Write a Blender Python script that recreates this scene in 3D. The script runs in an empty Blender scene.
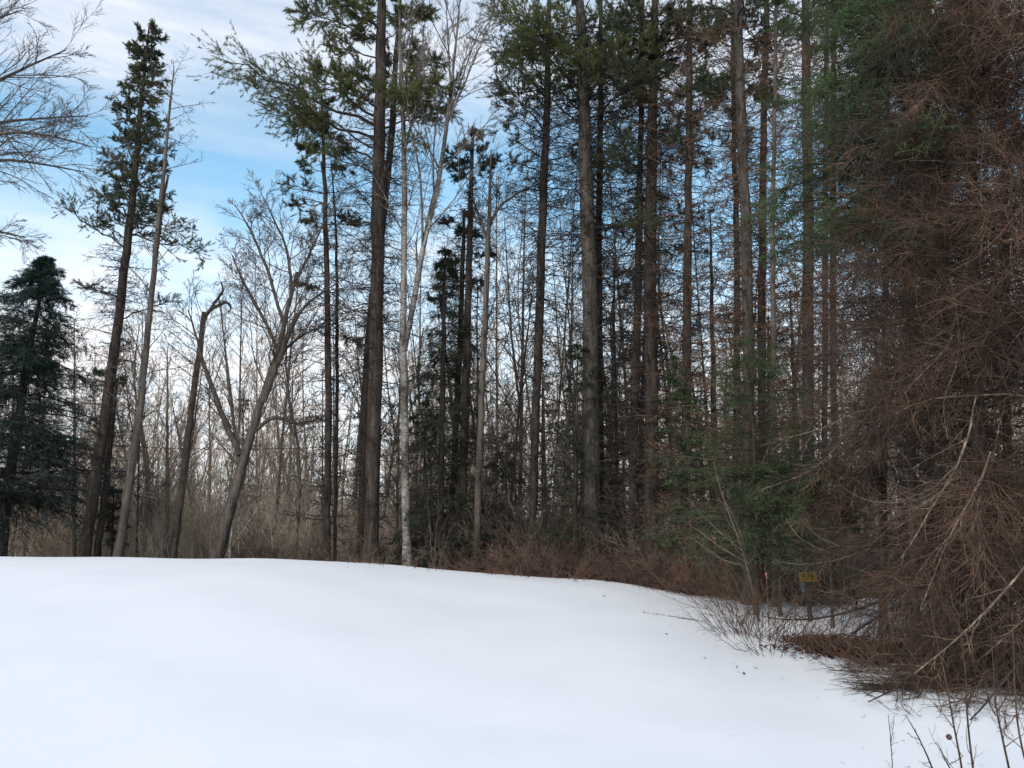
import bpy, math
import numpy as np

# ------------------------------------------------------------------ camera, sky, sun, exposure
W, H, F = 1024, 768, 788.0
PITCH = math.radians(11.5)
EYE = np.array([0.0, 0.0, 1.65])
scene = bpy.context.scene
COL = scene.collection
cam_d = bpy.data.cameras.new('camera'); cam = bpy.data.objects.new('camera', cam_d); COL.objects.link(cam)
cam.location = EYE; cam.rotation_euler = (math.pi/2 + PITCH, 0, 0)
cam_d.sensor_width = 36; cam_d.lens = 36*F/W; cam_d.clip_end = 1500; cam_d.clip_start = 0.05
scene.camera = cam
vs = scene.view_settings
scene.display_settings.display_device = 'sRGB'
vs.view_transform = 'Standard'; vs.look = 'None'; vs.gamma = 1; vs.exposure = 0.74; vs.use_curve_mapping = False

SUN_EL, SUN_AZ = math.radians(36), math.radians(205)      # azimuth from +Y (north), clockwise
sun_d = bpy.data.lights.new('sun', 'SUN'); sun_d.energy = 1.35; sun_d.angle = math.radians(30); sun_d.color = (1, .92, .82)
sun = bpy.data.objects.new('sun', sun_d); COL.objects.link(sun)
sun.rotation_euler = (math.pi/2 - SUN_EL, 0, -SUN_AZ + math.pi)
sun.location = (0, -20, 40)

world = bpy.data.worlds.new('World'); scene.world = world; world.use_nodes = True
wn = world.node_tree; wn.nodes.clear()
def N(t, ty, **kw):
    n = t.nodes.new(ty)
    for k, v in kw.items():
        if k.startswith('i_'): n.inputs[int(k[2:]) if k[2:].isdigit() else k[2:]].default_value = v
        else: setattr(n, k, v)
    return n
def build_sky():
    L = wn.links.new
    out = N(wn, 'ShaderNodeOutputWorld'); bg = N(wn, 'ShaderNodeBackground'); bg.inputs[1].default_value = 0.112
    sky = N(wn, 'ShaderNodeTexSky'); sky.sky_type = 'NISHITA'; sky.sun_disc = False
    sky.sun_elevation = SUN_EL; sky.sun_rotation = SUN_AZ; sky.air_density = 1.0; sky.dust_density = 0.4; sky.ozone_density = 3.0
    tint = N(wn, 'ShaderNodeMixRGB', blend_type='MULTIPLY'); tint.inputs[0].default_value = 1; tint.inputs[2].default_value = (1.36, 1.68, 1.44, 1)
    L(sky.outputs[0], tint.inputs[1])
    tc = N(wn, 'ShaderNodeTexCoord'); sep = N(wn, 'ShaderNodeSeparateXYZ'); L(tc.outputs['Generated'], sep.inputs[0])
    mp = N(wn, 'ShaderNodeMapping'); mp.inputs['Scale'].default_value = (1.0, 1.0, 4.2); L(tc.outputs['Generated'], mp.inputs[0])
    n1 = N(wn, 'ShaderNodeTexNoise'); n1.inputs['Scale'].default_value = 2.3; n1.inputs['Detail'].default_value = 7; n1.inputs['Roughness'].default_value = .55; n1.inputs['Distortion'].default_value = .5
    L(mp.outputs[0], n1.inputs['Vector'])
    # height in the sky, wavered by the noise so that the bands of cirrus have torn edges
    a = N(wn, 'ShaderNodeMath', operation='MULTIPLY_ADD'); L(n1.outputs[0], a.inputs[0]); a.inputs[1].default_value = .26; L(sep.outputs['Z'], a.inputs[2])
    b = N(wn, 'ShaderNodeMath', operation='MULTIPLY_ADD'); L(sep.outputs['X'], b.inputs[0]); b.inputs[1].default_value = .03; L(a.outputs[0], b.inputs[2])
    c = N(wn, 'ShaderNodeMath', operation='SUBTRACT'); L(b.outputs[0], c.inputs[0]); c.inputs[1].default_value = .13
    rp = N(wn, 'ShaderNodeValToRGB'); L(c.outputs[0], rp.inputs[0])
    el = rp.color_ramp.elements
    stops = [(0.0, 1.0), (.20, .95), (.275, .66), (.335, .34), (.375, .10), (.43, .05), (.485, .26), (.53, .60), (.57, .60), (.61, .40), (.72, .48), (1.0, .35)]
    while len(el) < len(stops): el.new(0.5)
    for e, (p, v) in zip(el, stops): e.position = p; e.color = (v, v, v, 1)
    # finer wisps inside the bands
    mp2 = N(wn, 'ShaderNodeMapping'); mp2.inputs['Scale'].default_value = (1.5, 1.0, 9.0); mp2.inputs['Rotation'].default_value = (0, .06, 0); L(tc.outputs['Generated'], mp2.inputs[0])
    n2 = N(wn, 'ShaderNodeTexNoise'); n2.inputs['Scale'].default_value = 4.5; n2.inputs['Detail'].default_value = 8; n2.inputs['Roughness'].default_value = .6; L(mp2.outputs[0], n2.inputs['Vector'])
    d = N(wn, 'ShaderNodeMapRange'); L(n2.outputs[0], d.inputs[0]); d.inputs[1].default_value = .35; d.inputs[2].default_value = .68; d.inputs[3].default_value = .70; d.inputs[4].default_value = 1.22
    m = N(wn, 'ShaderNodeMath', operation='MULTIPLY', use_clamp=True); L(rp.outputs[0], m.inputs[0]); L(d.outputs[0], m.inputs[1])
    mix = N(wn, 'ShaderNodeMixRGB'); L(m.outputs[0], mix.inputs[0]); L(tint.outputs[0], mix.inputs[1]); mix.inputs[2].default_value = (6.3, 6.15, 6.25, 1)
    L(mix.outputs[0], bg.inputs[0]); L(bg.outputs[0], out.inputs[0])
build_sky()

# ------------------------------------------------------------------ helpers
rng = np.random.default_rng(11)
def ray(px, py):
    cp, sp = math.cos(PITCH), math.sin(PITCH)
    u = (px - W/2)/F; v = (H/2 - py)/F
    return np.array([u, cp - sp*v, sp + cp*v])
def at(px, py, Y):                       # point seen at that pixel whose distance north of the camera is Y
    d = ray(px, py); return EYE + d*(Y/d[1])
def pxsize(px, py, Y):                   # metres per pixel there
    return (Y/ray(px, py)[1])/F
def sst(x): x = np.clip(x, 0, 1); return x*x*(3 - 2*x)
def nrm(v): return v/np.maximum(np.linalg.norm(v, axis=-1, keepdims=True), 1e-9)

CREST = [(-400, 557, 24), (0, 557, 23.5), (130, 556.5, 23.5), (250, 558, 23), (330, 562, 22.5), (430, 569.5, 22.5), (500, 574, 22.5), (560, 577, 22.5),
         (610, 580, 22.5), (650, 587, 22), (700, 597, 22), (760, 600, 22), (850, 600, 22), (1024, 600, 22), (1300, 600, 22)]
_az, _hc, _rc = [], [], []
for px, py, r in CREST:
    d = ray(px, py); hr = math.hypot(d[0], d[1]); _az.append(math.atan2(d[0], d[1])); _hc.append(EYE[2] + d[2]/hr*r); _rc.append(r)
_azf = np.linspace(_az[0], _az[-1], 400)
def _sm(a):
    f = np.interp(_azf, _az, a); k = np.ones(15)/15; return np.convolve(np.pad(f, 7, mode='edge'), k, 'valid')
_hcf, _rcf = _sm(_hc), _sm(_rc)
def ground(x, y):
    x = np.asarray(x, float); y = np.asarray(y, float)
    r = np.hypot(x, y); az = np.arctan2(x, y)
    hc = np.interp(az, _azf, _hcf); rc = np.interp(az, _azf, _rcf)
    front = sst((np.cos(az) - .15)/.3)
    hc = hc*front
    up = hc*sst((r - 4.5)/(rc - 4.5))
    down = -.85*sst((r - rc)/8) - .9*sst((r - rc - 8)/40)
    z = up + down*front
    z = z + 6.5*sst((r - 52)/70)*front
    # the brush margin at the right lies a little lower than the open snow
    e = (x - (0.5 + .16*y))                      # metres right of a line running away from the camera
    z = z - .10*sst((e - .35*0)/1.6)*sst((r - 2)/3)*sst((20 - r)/8)
    z = z + .04*np.sin(x*.55 + .9*np.sin(y*.31)) * np.sin(y*.42 + 1.3)*sst((r - 3)/6) + .012*np.sin(x*1.7 + y*.6)*np.sin(y*1.1 - x*.4)*sst((r-3)/6)
    return z

class Geo:
    def __init__(self): self.v = []; self.f = []; self.s = []; self.n = 0
    def _add(self, v, f, smooth):
        self.v.append(v.reshape(-1, 3)); self.f.append(f + self.n); self.s.append((len(f), smooth)); self.n += len(v.reshape(-1, 3))
    def tubes(self, P, R, k=3):
        P = np.asarray(P, float); R = np.asarray(R, float)
        if P.ndim == 2: P = P[None]; R = R[None]
        M, n, _ = P.shape
        if M == 0: return self
        T = np.empty_like(P); T[:, 1:-1] = P[:, 2:] - P[:, :-2]; T[:, 0] = P[:, 1] - P[:, 0]; T[:, -1] = P[:, -1] - P[:, -2]
        T = nrm(T); A = nrm(P[:, -1] - P[:, 0])
        ref = np.where(np.abs(A[:, 2:3]) < .8, np.array([[0, 0, 1.]]), np.array([[1., .15, 0]]))[:, None, :]
        U = nrm(np.cross(T, ref)); V = np.cross(T, U)
        a = np.arange(k)*2*math.pi/k
        ring = P[:, :, None, :] + R[:, :, None, None]*(np.cos(a)[None, None, :, None]*U[:, :, None, :] + np.sin(a)[None, None, :, None]*V[:, :, None, :])
        idx = np.arange(M*n*k).reshape(M, n, k); nx = np.roll(idx, -1, axis=2)
        q = np.stack([idx[:, :-1], nx[:, :-1], nx[:, 1:], idx[:, 1:]], -1).reshape(-1, 4)
        self._add(ring, q, k > 3); return self
    def tris(self, T):
        if len(T): self._add(T, np.arange(len(T)*3).reshape(-1, 3), False)
        return self
    def quads(self, Q, smooth=False):
        if len(Q): self._add(Q, np.arange(len(Q)*4).reshape(-1, 4), smooth)
        return self
    def box(self, c, h, rot=0.0):
        c = np.array(c); h = np.array(h); s = np.array([[-1,-1,-1],[1,-1,-1],[1,1,-1],[-1,1,-1],[-1,-1,1],[1,-1,1],[1,1,1],[-1,1,1]])*h
        cr, sr = math.cos(rot), math.sin(rot); s = s @ np.array([[cr, sr, 0],[-sr, cr, 0],[0, 0, 1]])
        self._add(s + c, np.array([[3,2,1,0],[4,5,6,7],[0,1,5,4],[1,2,6,5],[2,3,7,6],[3,0,4,7]]), False); return self
    def build(self, name, mat, parent=None, origin=None):
        me = bpy.data.meshes.new(name); ob = bpy.data.objects.new(name, me); COL.objects.link(ob)
        if origin is None: origin = np.array(parent['_o']) if parent is not None else np.zeros(3)
        if self.n:
            v = np.concatenate(self.v) - np.asarray(origin)
            tot = np.concatenate([np.full(len(f), f.shape[1]) for f in self.f]); li = np.concatenate([f.ravel() for f in self.f])
            sm = np.concatenate([np.full(n, s) for n, s in self.s])
            me.vertices.add(len(v)); me.vertices.foreach_set('co', v.ravel().astype(np.float32))
            me.loops.add(len(li)); me.loops.foreach_set('vertex_index', li.astype(np.int32))
            me.polygons.add(len(tot)); st = np.concatenate([[0], np.cumsum(tot)[:-1]]).astype(np.int32)
            me.polygons.foreach_set('loop_start', st)
            me.polygons.foreach_set('use_smooth', sm.astype(bool))
            me.update(calc_edges=True); me.validate()
        me.materials.append(mat)
        if parent is not None: ob.parent = parent; ob['_o'] = list(map(float, origin))
        else: ob.location = origin; ob['_o'] = list(map(float, origin))
        return ob
def tag(o, label=None, cat=None, group=None, kind=None):
    if label: o['label'] = label
    if cat: o['category'] = cat
    if group: o['group'] = group
    if kind: o['kind'] = kind
    return o
def thing(name, label, cat, loc, group=None):
    o = bpy.data.objects.new(name, None); COL.objects.link(o); o.location = loc; o['_o'] = [float(a) for a in loc]; o.empty_display_size = .2
    return tag(o, label, cat, group)
def copy_tree(o, parent=None):
    c = o.copy(); COL.objects.link(c)
    if parent is not None: c.parent = parent
    for ch in list(o.children): copy_tree(ch, c)
    return c

# ---- vectorised growing
def grow(o, d, L, r, n=5, droop=0.0, wob=.12, tip=.3, zmin=True):
    o = np.asarray(o, float); d = nrm(np.asarray(d, float)); L = np.asarray(L, float); r = np.asarray(r, float); M = len(o)
    P = np.empty((M, n, 3)); P[:, 0] = o; st = (L/(n - 1))[:, None]
    dr = np.asarray(droop, float)
    for i in range(1, n):
        d = d + rng.normal(0, wob, (M, 3)); d[:, 2] += dr; d = nrm(d); P[:, i] = P[:, i-1] + d*st
    if zmin: P[:, :, 2] = np.maximum(P[:, :, 2], ground(P[:, :, 0], P[:, :, 1]) + .015)
    return P, r[:, None]*np.linspace(1, tip, n)[None]
def sample(P, R, m, t0=.2, t1=1.0, strat=True):
    M, n, _ = P.shape
    t = (np.arange(m)[None] + rng.random((M, m)))/m if strat else rng.random((M, m))
    t = t0 + (t1 - t0)*t; s = t*(n - 1); i = np.minimum(s.astype(int), n - 2); f = (s - i)[..., None]
    m_ = np.arange(M)[:, None]
    A, B = P[m_, i], P[m_, i+1]; o = A + (B - A)*f; T = nrm(B - A)
    r = R[m_, i]*(1 - f[..., 0]) + R[m_, i+1]*f[..., 0]
    return o.reshape(-1, 3), T.reshape(-1, 3), r.ravel(), t.ravel()
def fork(T, ang, flat=0.0, up=0.0):
    M = len(T); q = rng.normal(0, 1, (M, 3)); q[:, 2] *= (1 - flat)
    q -= (q*T).sum(1, keepdims=True)*T; q = nrm(q); a = (ang*np.exp(rng.normal(0, .25, M)))[:, None]
    d = T*np.cos(a) + q*np.sin(a); d[:, 2] += up; return nrm(d)
def smooth_path(pts, n):
    pts = np.asarray(pts, float); t = np.concatenate([[0], np.cumsum(np.linalg.norm(np.diff(pts[:, :3], axis=0), axis=1))]); u = np.linspace(0, t[-1], n)
    out = np.stack([np.interp(u, t, pts[:, k]) for k in range(pts.shape[1])], 1)
    if len(pts) > 2 and n > 8:
        for _ in range(2): out[1:-1] = .25*out[:-2] + .5*out[1:-1] + .25*out[2:]
    return out
def blades(o, d, size, nb, spread=.8, w=.014):
    M = len(o); o = np.repeat(o, nb, 0); d = np.repeat(d, nb, 0); sz = np.repeat(np.broadcast_to(size, (M,)), nb)*rng.uniform(.7, 1.2, M*nb)
    o = o - d*sz[:, None]*rng.uniform(0, 1.3, (M*nb, 1)); D = nrm(d + rng.normal(0, spread, (M*nb, 3))); p = nrm(np.cross(D, rng.normal(0, 1, (M*nb, 3))))*w
    return np.stack([o - p, o + p, o + D*sz[:, None]], 1)
def leaflets(o, T, size, w, flat=.75, droop=-.25):
    M = len(o); q = rng.normal(0, 1, (M, 3)); q[:, 2] *= 1 - flat; d = nrm(T*.7 + nrm(q)); d[:, 2] += droop; d = nrm(d)
    up = nrm(np.array([0, 0, 1.]) + rng.normal(0, .35, (M, 3))); p = nrm(np.cross(d, up)); sz = size*rng.uniform(.6, 1.3, (M, 1))
    mid = o + d*sz*.5
    return np.stack([o, mid - p*w*.5, o + d*sz, mid + p*w*.5], 1)

# ------------------------------------------------------------------ materials
def base_mat(name, rough=.9):
    m = bpy.data.materials.new(name); m.use_nodes = True; t = m.node_tree; b = t.nodes['Principled BSDF']
    b.inputs['Roughness'].default_value = rough; b.inputs['Specular IOR Level'].default_value = .25
    return m, t, b
def ramp(t, stops):
    r = N(t, 'ShaderNodeValToRGB'); e = r.color_ramp.elements
    while len(e) < len(stops): e.new(.5)
    for x, (p, c) in zip(e, stops): x.position = p; x.color = (*c, 1)
    return r
def noise(t, scale, vec=(1, 1, 1), detail=5, rough=.6, dist=0.0, obj=True):
    tc = N(t, 'ShaderNodeTexCoord'); mp = N(t, 'ShaderNodeMapping'); mp.inputs['Scale'].default_value = vec
    oi = N(t, 'ShaderNodeObjectInfo'); ad = N(t, 'ShaderNodeVectorMath', operation='ADD')
    t.links.new(tc.outputs['Object'], ad.inputs[0]); t.links.new(oi.outputs['Location'], ad.inputs[1]); t.links.new(ad.outputs[0], mp.inputs[0])
    n = N(t, 'ShaderNodeTexNoise'); n.inputs['Scale'].default_value = scale; n.inputs['Detail'].default_value = detail; n.inputs['Roughness'].default_value = rough; n.inputs['Distortion'].default_value = dist
    t.links.new(mp.outputs[0], n.inputs['Vector']); return n
def bark(name, dark, mid, light, scale=5, spots=.0, spotcol=(.3, .3, .27), stretch=.22, bump=.7):
    dark, mid, light = (tuple(1.42*q for q in c_) for c_ in (dark, mid, light))
    m, t, b = base_mat(name, .95); L = t.links.new
    n = noise(t, scale, (1.6, 1.6, stretch), 8, .68, .4); r = ramp(t, [(.30, dark), (.5, mid), (.72, light)]); L(n.outputs[0], r.inputs[0])
    big = noise(t, .7, (1, 1, .5), 3); br = ramp(t, [(.3, (.72, .72, .72)), (.7, (1.2, 1.16, 1.1))]); L(big.outputs[0], br.inputs[0])
    mm = N(t, 'ShaderNodeMixRGB', blend_type='MULTIPLY'); mm.inputs[0].default_value = 1; L(r.outputs[0], mm.inputs[1]); L(br.outputs[0], mm.inputs[2]); last = mm
    if spots > 0:
        s = noise(t, 9, (1, 1, .8), 6, .7); sr = ramp(t, [(.60 - spots*.2, (0, 0, 0)), (.80 - spots*.2, (.8, .8, .8))]); L(s.outputs[0], sr.inputs[0])
        mx = N(t, 'ShaderNodeMixRGB'); L(sr.outputs[0], mx.inputs[0]); L(mm.outputs[0], mx.inputs[1]); mx.inputs[2].default_value = (*spotcol, 1); last = mx
    L(last.outputs[0], b.inputs['Base Color'])
    bp = N(t, 'ShaderNodeBump'); bp.inputs['Strength'].default_value = bump; bp.inputs['Distance'].default_value = .03; L(n.outputs[0], bp.inputs['Height']); L(bp.outputs[0], b.inputs['Normal'])
    return m
def twig(name, a, c, scale=1.6, fine=14.0):
    a, c = tuple(1.3*q for q in a), tuple(1.3*q for q in c)
    m, t, b = base_mat(name, .85); L = t.links.new
    n = noise(t, scale, (1, 1, 1), 4, .7); r = ramp(t, [(.35, a), (.68, c)]); L(n.outputs[0], r.inputs[0])
    n2 = noise(t, fine, (1, 1, 1), 3, .6); r2 = ramp(t, [(.35, (.7, .7, .7)), (.65, (1.3, 1.28, 1.25))]); L(n2.outputs[0], r2.inputs[0])
    mm = N(t, 'ShaderNodeMixRGB', blend_type='MULTIPLY'); mm.inputs[0].default_value = 1; L(r.outputs[0], mm.inputs[1]); L(r2.outputs[0], mm.inputs[2]); L(mm.outputs[0], b.inputs['Base Color'])
    return m
def needle(name, a, c, d=None, scale=1.1, trans=.25):
    m, t, b = base_mat(name, .6); L = t.links.new
    n = noise(t, scale, (1, 1, 1), 4, .65); st = [(.32, a), (.6, c)] + ([(.78, d)] if d else []); r = ramp(t, st); L(n.outputs[0], r.inputs[0])
    L(r.outputs[0], b.inputs['Base Color']); tr = N(t, 'ShaderNodeBsdfTranslucent'); L(r.outputs[0], tr.inputs[0])
    mx = N(t, 'ShaderNodeMixShader'); mx.inputs[0].default_value = trans; L(b.outputs[0], mx.inputs[1]); L(tr.outputs[0], mx.inputs[2])
    L(mx.outputs[0], t.nodes['Material Output'].inputs[0]); return m
def plain(name, c, rough=.6, var=.15):
    m, t, b = base_mat(name, rough); n = noise(t, 25, (1, 1, 1), 4)
    r = ramp(t, [(.3, tuple(x*(1 - var) for x in c)), (.7, tuple(min(1, x*(1 + var)) for x in c))]); t.links.new(n.outputs[0], r.inputs[0]); t.links.new(r.outputs[0], b.inputs['Base Color']); return m
def birch_bark():
    m, t, b = base_mat('birch_bark', .7); L = t.links.new
    n = noise(t, 3.2, (2.2, 2.2, 7.0), 6, .65); r = ramp(t, [(.36, (.04, .034, .03)), (.44, (.20, .175, .155)), (.62, (.38, .35, .315)), (.8, (.47, .44, .40))]); L(n.outputs[0], r.inputs[0])
    g = noise(t, 1.3, (1, 1, .6), 6, .7); gr = ramp(t, [(.40, (.25, .22, .2)), (.60, (1, 1, 1))]); L(g.outputs[0], gr.inputs[0])
    mm = N(t, 'ShaderNodeMixRGB', blend_type='MULTIPLY'); mm.inputs[0].default_value = 1; L(r.outputs[0], mm.inputs[1]); L(gr.outputs[0], mm.inputs[2]); L(mm.outputs[0], b.inputs['Base Color'])
    return m
M = dict(
    pine=bark('pine_bark', (.009, .007, .006), (.031, .023, .019), (.075, .057, .047), 6, .3, (.11, .10, .09)),
    pine_grey=bark('grey_pine_bark', (.014, .012, .010), (.045, .038, .032), (.095, .083, .07), 7, .5, (.13, .12, .10)),
    pine_red=bark('reddish_bark', (.014, .010, .008), (.040, .030, .025), (.080, .062, .052), 6, .25, (.12, .10, .085)),
    maple=bark('maple_bark', (.016, .012, .010), (.050, .040, .034), (.10, .084, .072), 6, .4, (.16, .14, .12)),
    pole=bark('smooth_grey_bark', (.034, .027, .022), (.072, .058, .048), (.13, .108, .09), 4, .4, (.18, .16, .14)),
    birch=birch_bark(),
    sapling=bark('sapling_bark', (.07, .055, .044), (.15, .12, .097), (.25, .205, .17), 5, .2, (.3, .27, .24)),
    twig_light=twig('light_grey_twigs', (.085, .067, .055), (.23, .185, .15)),
    twig_dark=twig('dark_twigs', (.014, .011, .010), (.045, .035, .030)),
    twig_grey=twig('grey_twigs', (.038, .030, .026), (.11, .088, .073)),
    twig_birch=twig('birch_twigs', (.06, .050, .044), (.19, .16, .14)),
    twig_brown=twig('brown_twigs', (.040, .022, .015), (.130, .078, .053)),
    twig_tan=twig('tan_twigs', (.10, .072, .052), (.30, .225, .16)),
    twig_red=twig('red_brown_twigs', (.050, .031, .024), (.155, .092, .071)),
    twig_pale=bark('peeling_bark', (.045, .030, .022), (.11, .078, .056), (.36, .29, .23), 9, .25, (.42, .35, .28), .5),
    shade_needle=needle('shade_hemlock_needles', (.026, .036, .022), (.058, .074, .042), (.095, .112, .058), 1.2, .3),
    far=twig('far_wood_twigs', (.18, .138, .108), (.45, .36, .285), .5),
    white_needle=needle('white_pine_needles', (.075, .088, .040), (.15, .158, .060), (.27, .25, .075), 1.1, .45),
    pine_needle=needle('dull_pine_needles', (.052, .062, .040), (.105, .112, .060), (.17, .168, .07), 1.1, .4),
    fir_needle=needle('fir_needles', (.060, .092, .042), (.14, .19, .082), (.25, .30, .13), 1.5, .45),
    hem_needle=needle('hemlock_needles', (.024, .046, .044), (.056, .090, .076), (.10, .136, .10), 1.2, .35),
    dead_needle=needle('dead_needles', (.05, .030, .02), (.12, .075, .05), None, 1.2, .1),
    twig_deep=twig('deep_brown_twigs', (.021, .012, .008), (.082, .048, .033)),
    twig_umber=twig('umber_twigs', (.046, .034, .027), (.15, .116, .094)),
    leaf=needle('dead_leaves', (.035, .016, .012), (.085, .036, .026), (.14, .07, .045), 7, .15),
)

# ------------------------------------------------------------------ the ground: one sheet of snow, leaf litter under the trees
def litter_amount(x, y):
    r = np.hypot(x, y); az = np.arctan2(x, y); rc = np.interp(az, _azf, _rcf)
    a = sst((r - rc - .3)/2.2)*sst((np.cos(az) - .1)/.2)
    for (px, py, Y, rad, s) in [(985, 660, 10.2, .9, 1.0), (850, 650, 12.4, .7, .9), (905, 655, 11.6, .8, .95), (1060, 650, 10.8, 1.1, 1.0), (960, 655, 11.2, .8, .9)]:
        p = at(px, 560, Y); a = np.maximum(a, s*sst(1.25 - np.hypot((x - p[0])/1.3, (y - p[1]))/rad))
    return a
def make_ground():
    rr = np.concatenate([[0.0], np.arange(.6, 4, .4), np.arange(4, 32, .22), np.geomspace(32, 420, 34)])
    na = 560; th = np.linspace(0, 2*math.pi, na, endpoint=False)
    X = rr[1:, None]*np.sin(th)[None]; Y = rr[1:, None]*np.cos(th)[None]
    V = np.concatenate([[[0, 0, float(ground(0, .01))]], np.stack([X, Y, ground(X, Y)], -1).reshape(-1, 3)])
    nr = len(rr) - 1; idx = 1 + np.arange(nr*na).reshape(nr, na); nx = np.roll(idx, -1, 1)
    g = Geo(); q = np.stack([idx[:-1], idx[1:], nx[1:], nx[:-1]], -1).reshape(-1, 4)
    g._add(V, q, True); tri = np.stack([np.zeros(na, int), idx[0], nx[0]], -1); g.f.append(tri); g.s.append((na, True))
    m, t, b = base_mat('snow', .75); L = t.links.new
    ob = g.build('snow_ground', m); ob['kind'] = 'structure'; tag(ob, 'open white snow field rising to a low crest before the woods', 'snow')
    at_ = ob.data.attributes.new('litter', 'FLOAT', 'POINT'); at_.data.foreach_set('value', litter_amount(V[:, 0], V[:, 1]).astype(np.float32))
    al = N(t, 'ShaderNodeAttribute', attribute_name='litter'); n = noise(t, 2.2, (1, 1, 1), 8, .7)
    add = N(t, 'ShaderNodeMath', operation='MULTIPLY_ADD'); L(n.outputs[0], add.inputs[0]); add.inputs[1].default_value = .9; L(al.outputs['Fac'], add.inputs[2])
    mr = N(t, 'ShaderNodeMapRange'); L(add.outputs[0], mr.inputs[0]); mr.inputs[1].default_value = .86; mr.inputs[2].default_value = 1.02
    ln = noise(t, 30, (1, 1, 1), 6, .7); lr = ramp(t, [(.3, (.03, .018, .012)), (.55, (.085, .05, .033)), (.75, (.16, .10, .065))]); L(ln.outputs[0], lr.inputs[0])
    sn = noise(t, .6, (1, 1, 1), 5, .5); sr = ramp(t, [(.3, (.765, .752, .775)), (.7, (.81, .795, .812))]); L(sn.outputs[0], sr.inputs[0])
    sp = noise(t, 16, (1, 1, 1), 4, .75); spr = ramp(t, [(.755, (1, 1, 1)), (.80, (.45, .38, .32))]); L(sp.outputs[0], spr.inputs[0])
    mu = N(t, 'ShaderNodeMixRGB', blend_type='MULTIPLY'); mu.inputs[0].default_value = 0.0; L(sr.outputs[0], mu.inputs[1]); L(spr.outputs[0], mu.inputs[2])
    mx = N(t, 'ShaderNodeMixRGB'); L(mr.outputs[0], mx.inputs[0]); L(mu.outputs[0], mx.inputs[1]); L(lr.outputs[0], mx.inputs[2]); L(mx.outputs[0], b.inputs['Base Color'])
    b1 = noise(t, .55, (1, 1, 1), 3, .5); b2 = noise(t, 22, (1, 1, 1), 5, .7)
    p1 = N(t, 'ShaderNodeBump'); p1.inputs['Strength'].default_value = .22; p1.inputs['Distance'].default_value = .12; L(b1.outputs[0], p1.inputs['Height'])
    p2 = N(t, 'ShaderNodeBump'); p2.inputs['Strength'].default_value = .16; p2.inputs['Distance'].default_value = .02; L(b2.outputs[0], p2.inputs['Height']); L(p1.outputs[0], p2.inputs['Normal']); L(p2.outputs[0], b.inputs['Normal'])
make_ground()

# ------------------------------------------------------------------ tree builders
def trace_path(tr, Y, n=26, top=None, toground=True, flare=True, dY=0.0):
    """tr: [(px, py, width px)] from the base upwards -> resampled points and radii"""
    pts = []
    for k, (px, py, w) in enumerate(tr):
        p = at(px, py, Y + dY*k/max(1, len(tr) - 1)); pts.append([*p, .385*w*pxsize(px, py, Y)])
    pts = np.array(pts)
    if toground:
        d = pts[0] - pts[1]; g = float(ground(pts[0, 0], pts[0, 1])) - .08
        if pts[0, 2] > g:
            k = (pts[0, 2] - g)/max(1e-6, -d[2]) if d[2] < 0 else 0
            b = pts[0] + d*k; b[2] = g; b[3] = pts[0, 3]*1.05; pts = np.vstack([b, pts])
        else: pts[0, 2] = g
    if top is not None: top = max(top, pts[-1, 2] + 1.8)
    if top is not None and pts[-1, 2] < top:
        d = pts[-1] - pts[-2]; k = (top - pts[-1, 2])/d[2]; e = pts[-1] + d*k; e[3] = .02; pts = np.vstack([pts, e])
    out = smooth_path(pts, n); out[:, 3] *= 1 + rng.normal(0, .03, n)
    out[1:-1, :2] += rng.normal(0, 1, (n - 2, 2))*np.minimum(.012, .22*out[1:-1, 3:4])
    if flare and toground:
        z = out[:, 2] - out[0, 2]; out[:, 3] *= 1 + .45*np.exp(-z/.22)
    return out
def on_path(path, z):
    return np.array([np.interp(z, path[:, 2], path[:, k]) for k in range(4)])
def z_at(path, py, Y):
    zs = path[:, 2]; u = []
    for p in path:
        q = p[:3] - EYE; cp, sp = math.cos(PITCH), math.sin(PITCH); f = q[1]*cp + q[2]*sp; v = -q[1]*sp + q[2]*cp; u.append(H/2 - F*v/f)
    u = np.array(u); return float(np.interp(-py, -u, zs))

def bough_parts(root, start, end, r, wm, nm, dens=1.0, lift=.12, tuft=.12, dead=False, nb=8, bare_in=.38):
    L = np.linalg.norm(end - start); n = 8; t = np.linspace(0, 1, n)[:, None]
    mid = (start + end)/2 + np.array([0, 0, lift*L])
    P = ((1-t)**2*start + 2*t*(1-t)*mid + t*t*end); P[1:-1] += rng.normal(0, .02*L, (n-2, 3)); R = r*np.linspace(1, .22, n)
    g = Geo().tubes(P, R, 5)
    ns = max(8, int(L*5.5*dens)); o, T, rr, tt = sample(P[None], R[None], ns, bare_in, 1.0)
    d = fork(T, .95, .75, .12); P2, R2 = grow(o, d, L*.36*(1.15 - .75*tt)*rng.uniform(.6, 1.3, ns), rr*.5 + .004, 5, -.02, .12)
    g.tubes(P2, R2, 3)
    o3, T3, r3, t3 = sample(P2, R2, 5, .25, 1.0); d3 = fork(T3, .7, .5, .15)
    P3, R3 = grow(o3, d3, L*.10*rng.uniform(.6, 1.4, len(o3)) + .08, np.maximum(r3*.5, .005), 3, .02, .15); g.tubes(P3, R3, 3)
    b = g.build('bough', wm, root)
    if nm is not None:
        k = max(2, int(round(2.2*dens))); oa, Ta, _, _ = sample(P3, R3, k, .3, 1.0); ob_, Tb, _, _ = sample(P2, R2, 3, .6, 1.0)
        oe = P3[:, -1]; Te = nrm(P3[:, -1] - P3[:, -2])
        O = np.concatenate([oa, ob_, oe]); D = np.concatenate([Ta, Tb, Te]); D[:, 2] += .15
        Geo().tris(blades(O, nrm(D), tuft*.9, nb + 7, .72, .0055 + tuft*.014)).build('needles', nm, b)
    return b
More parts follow.
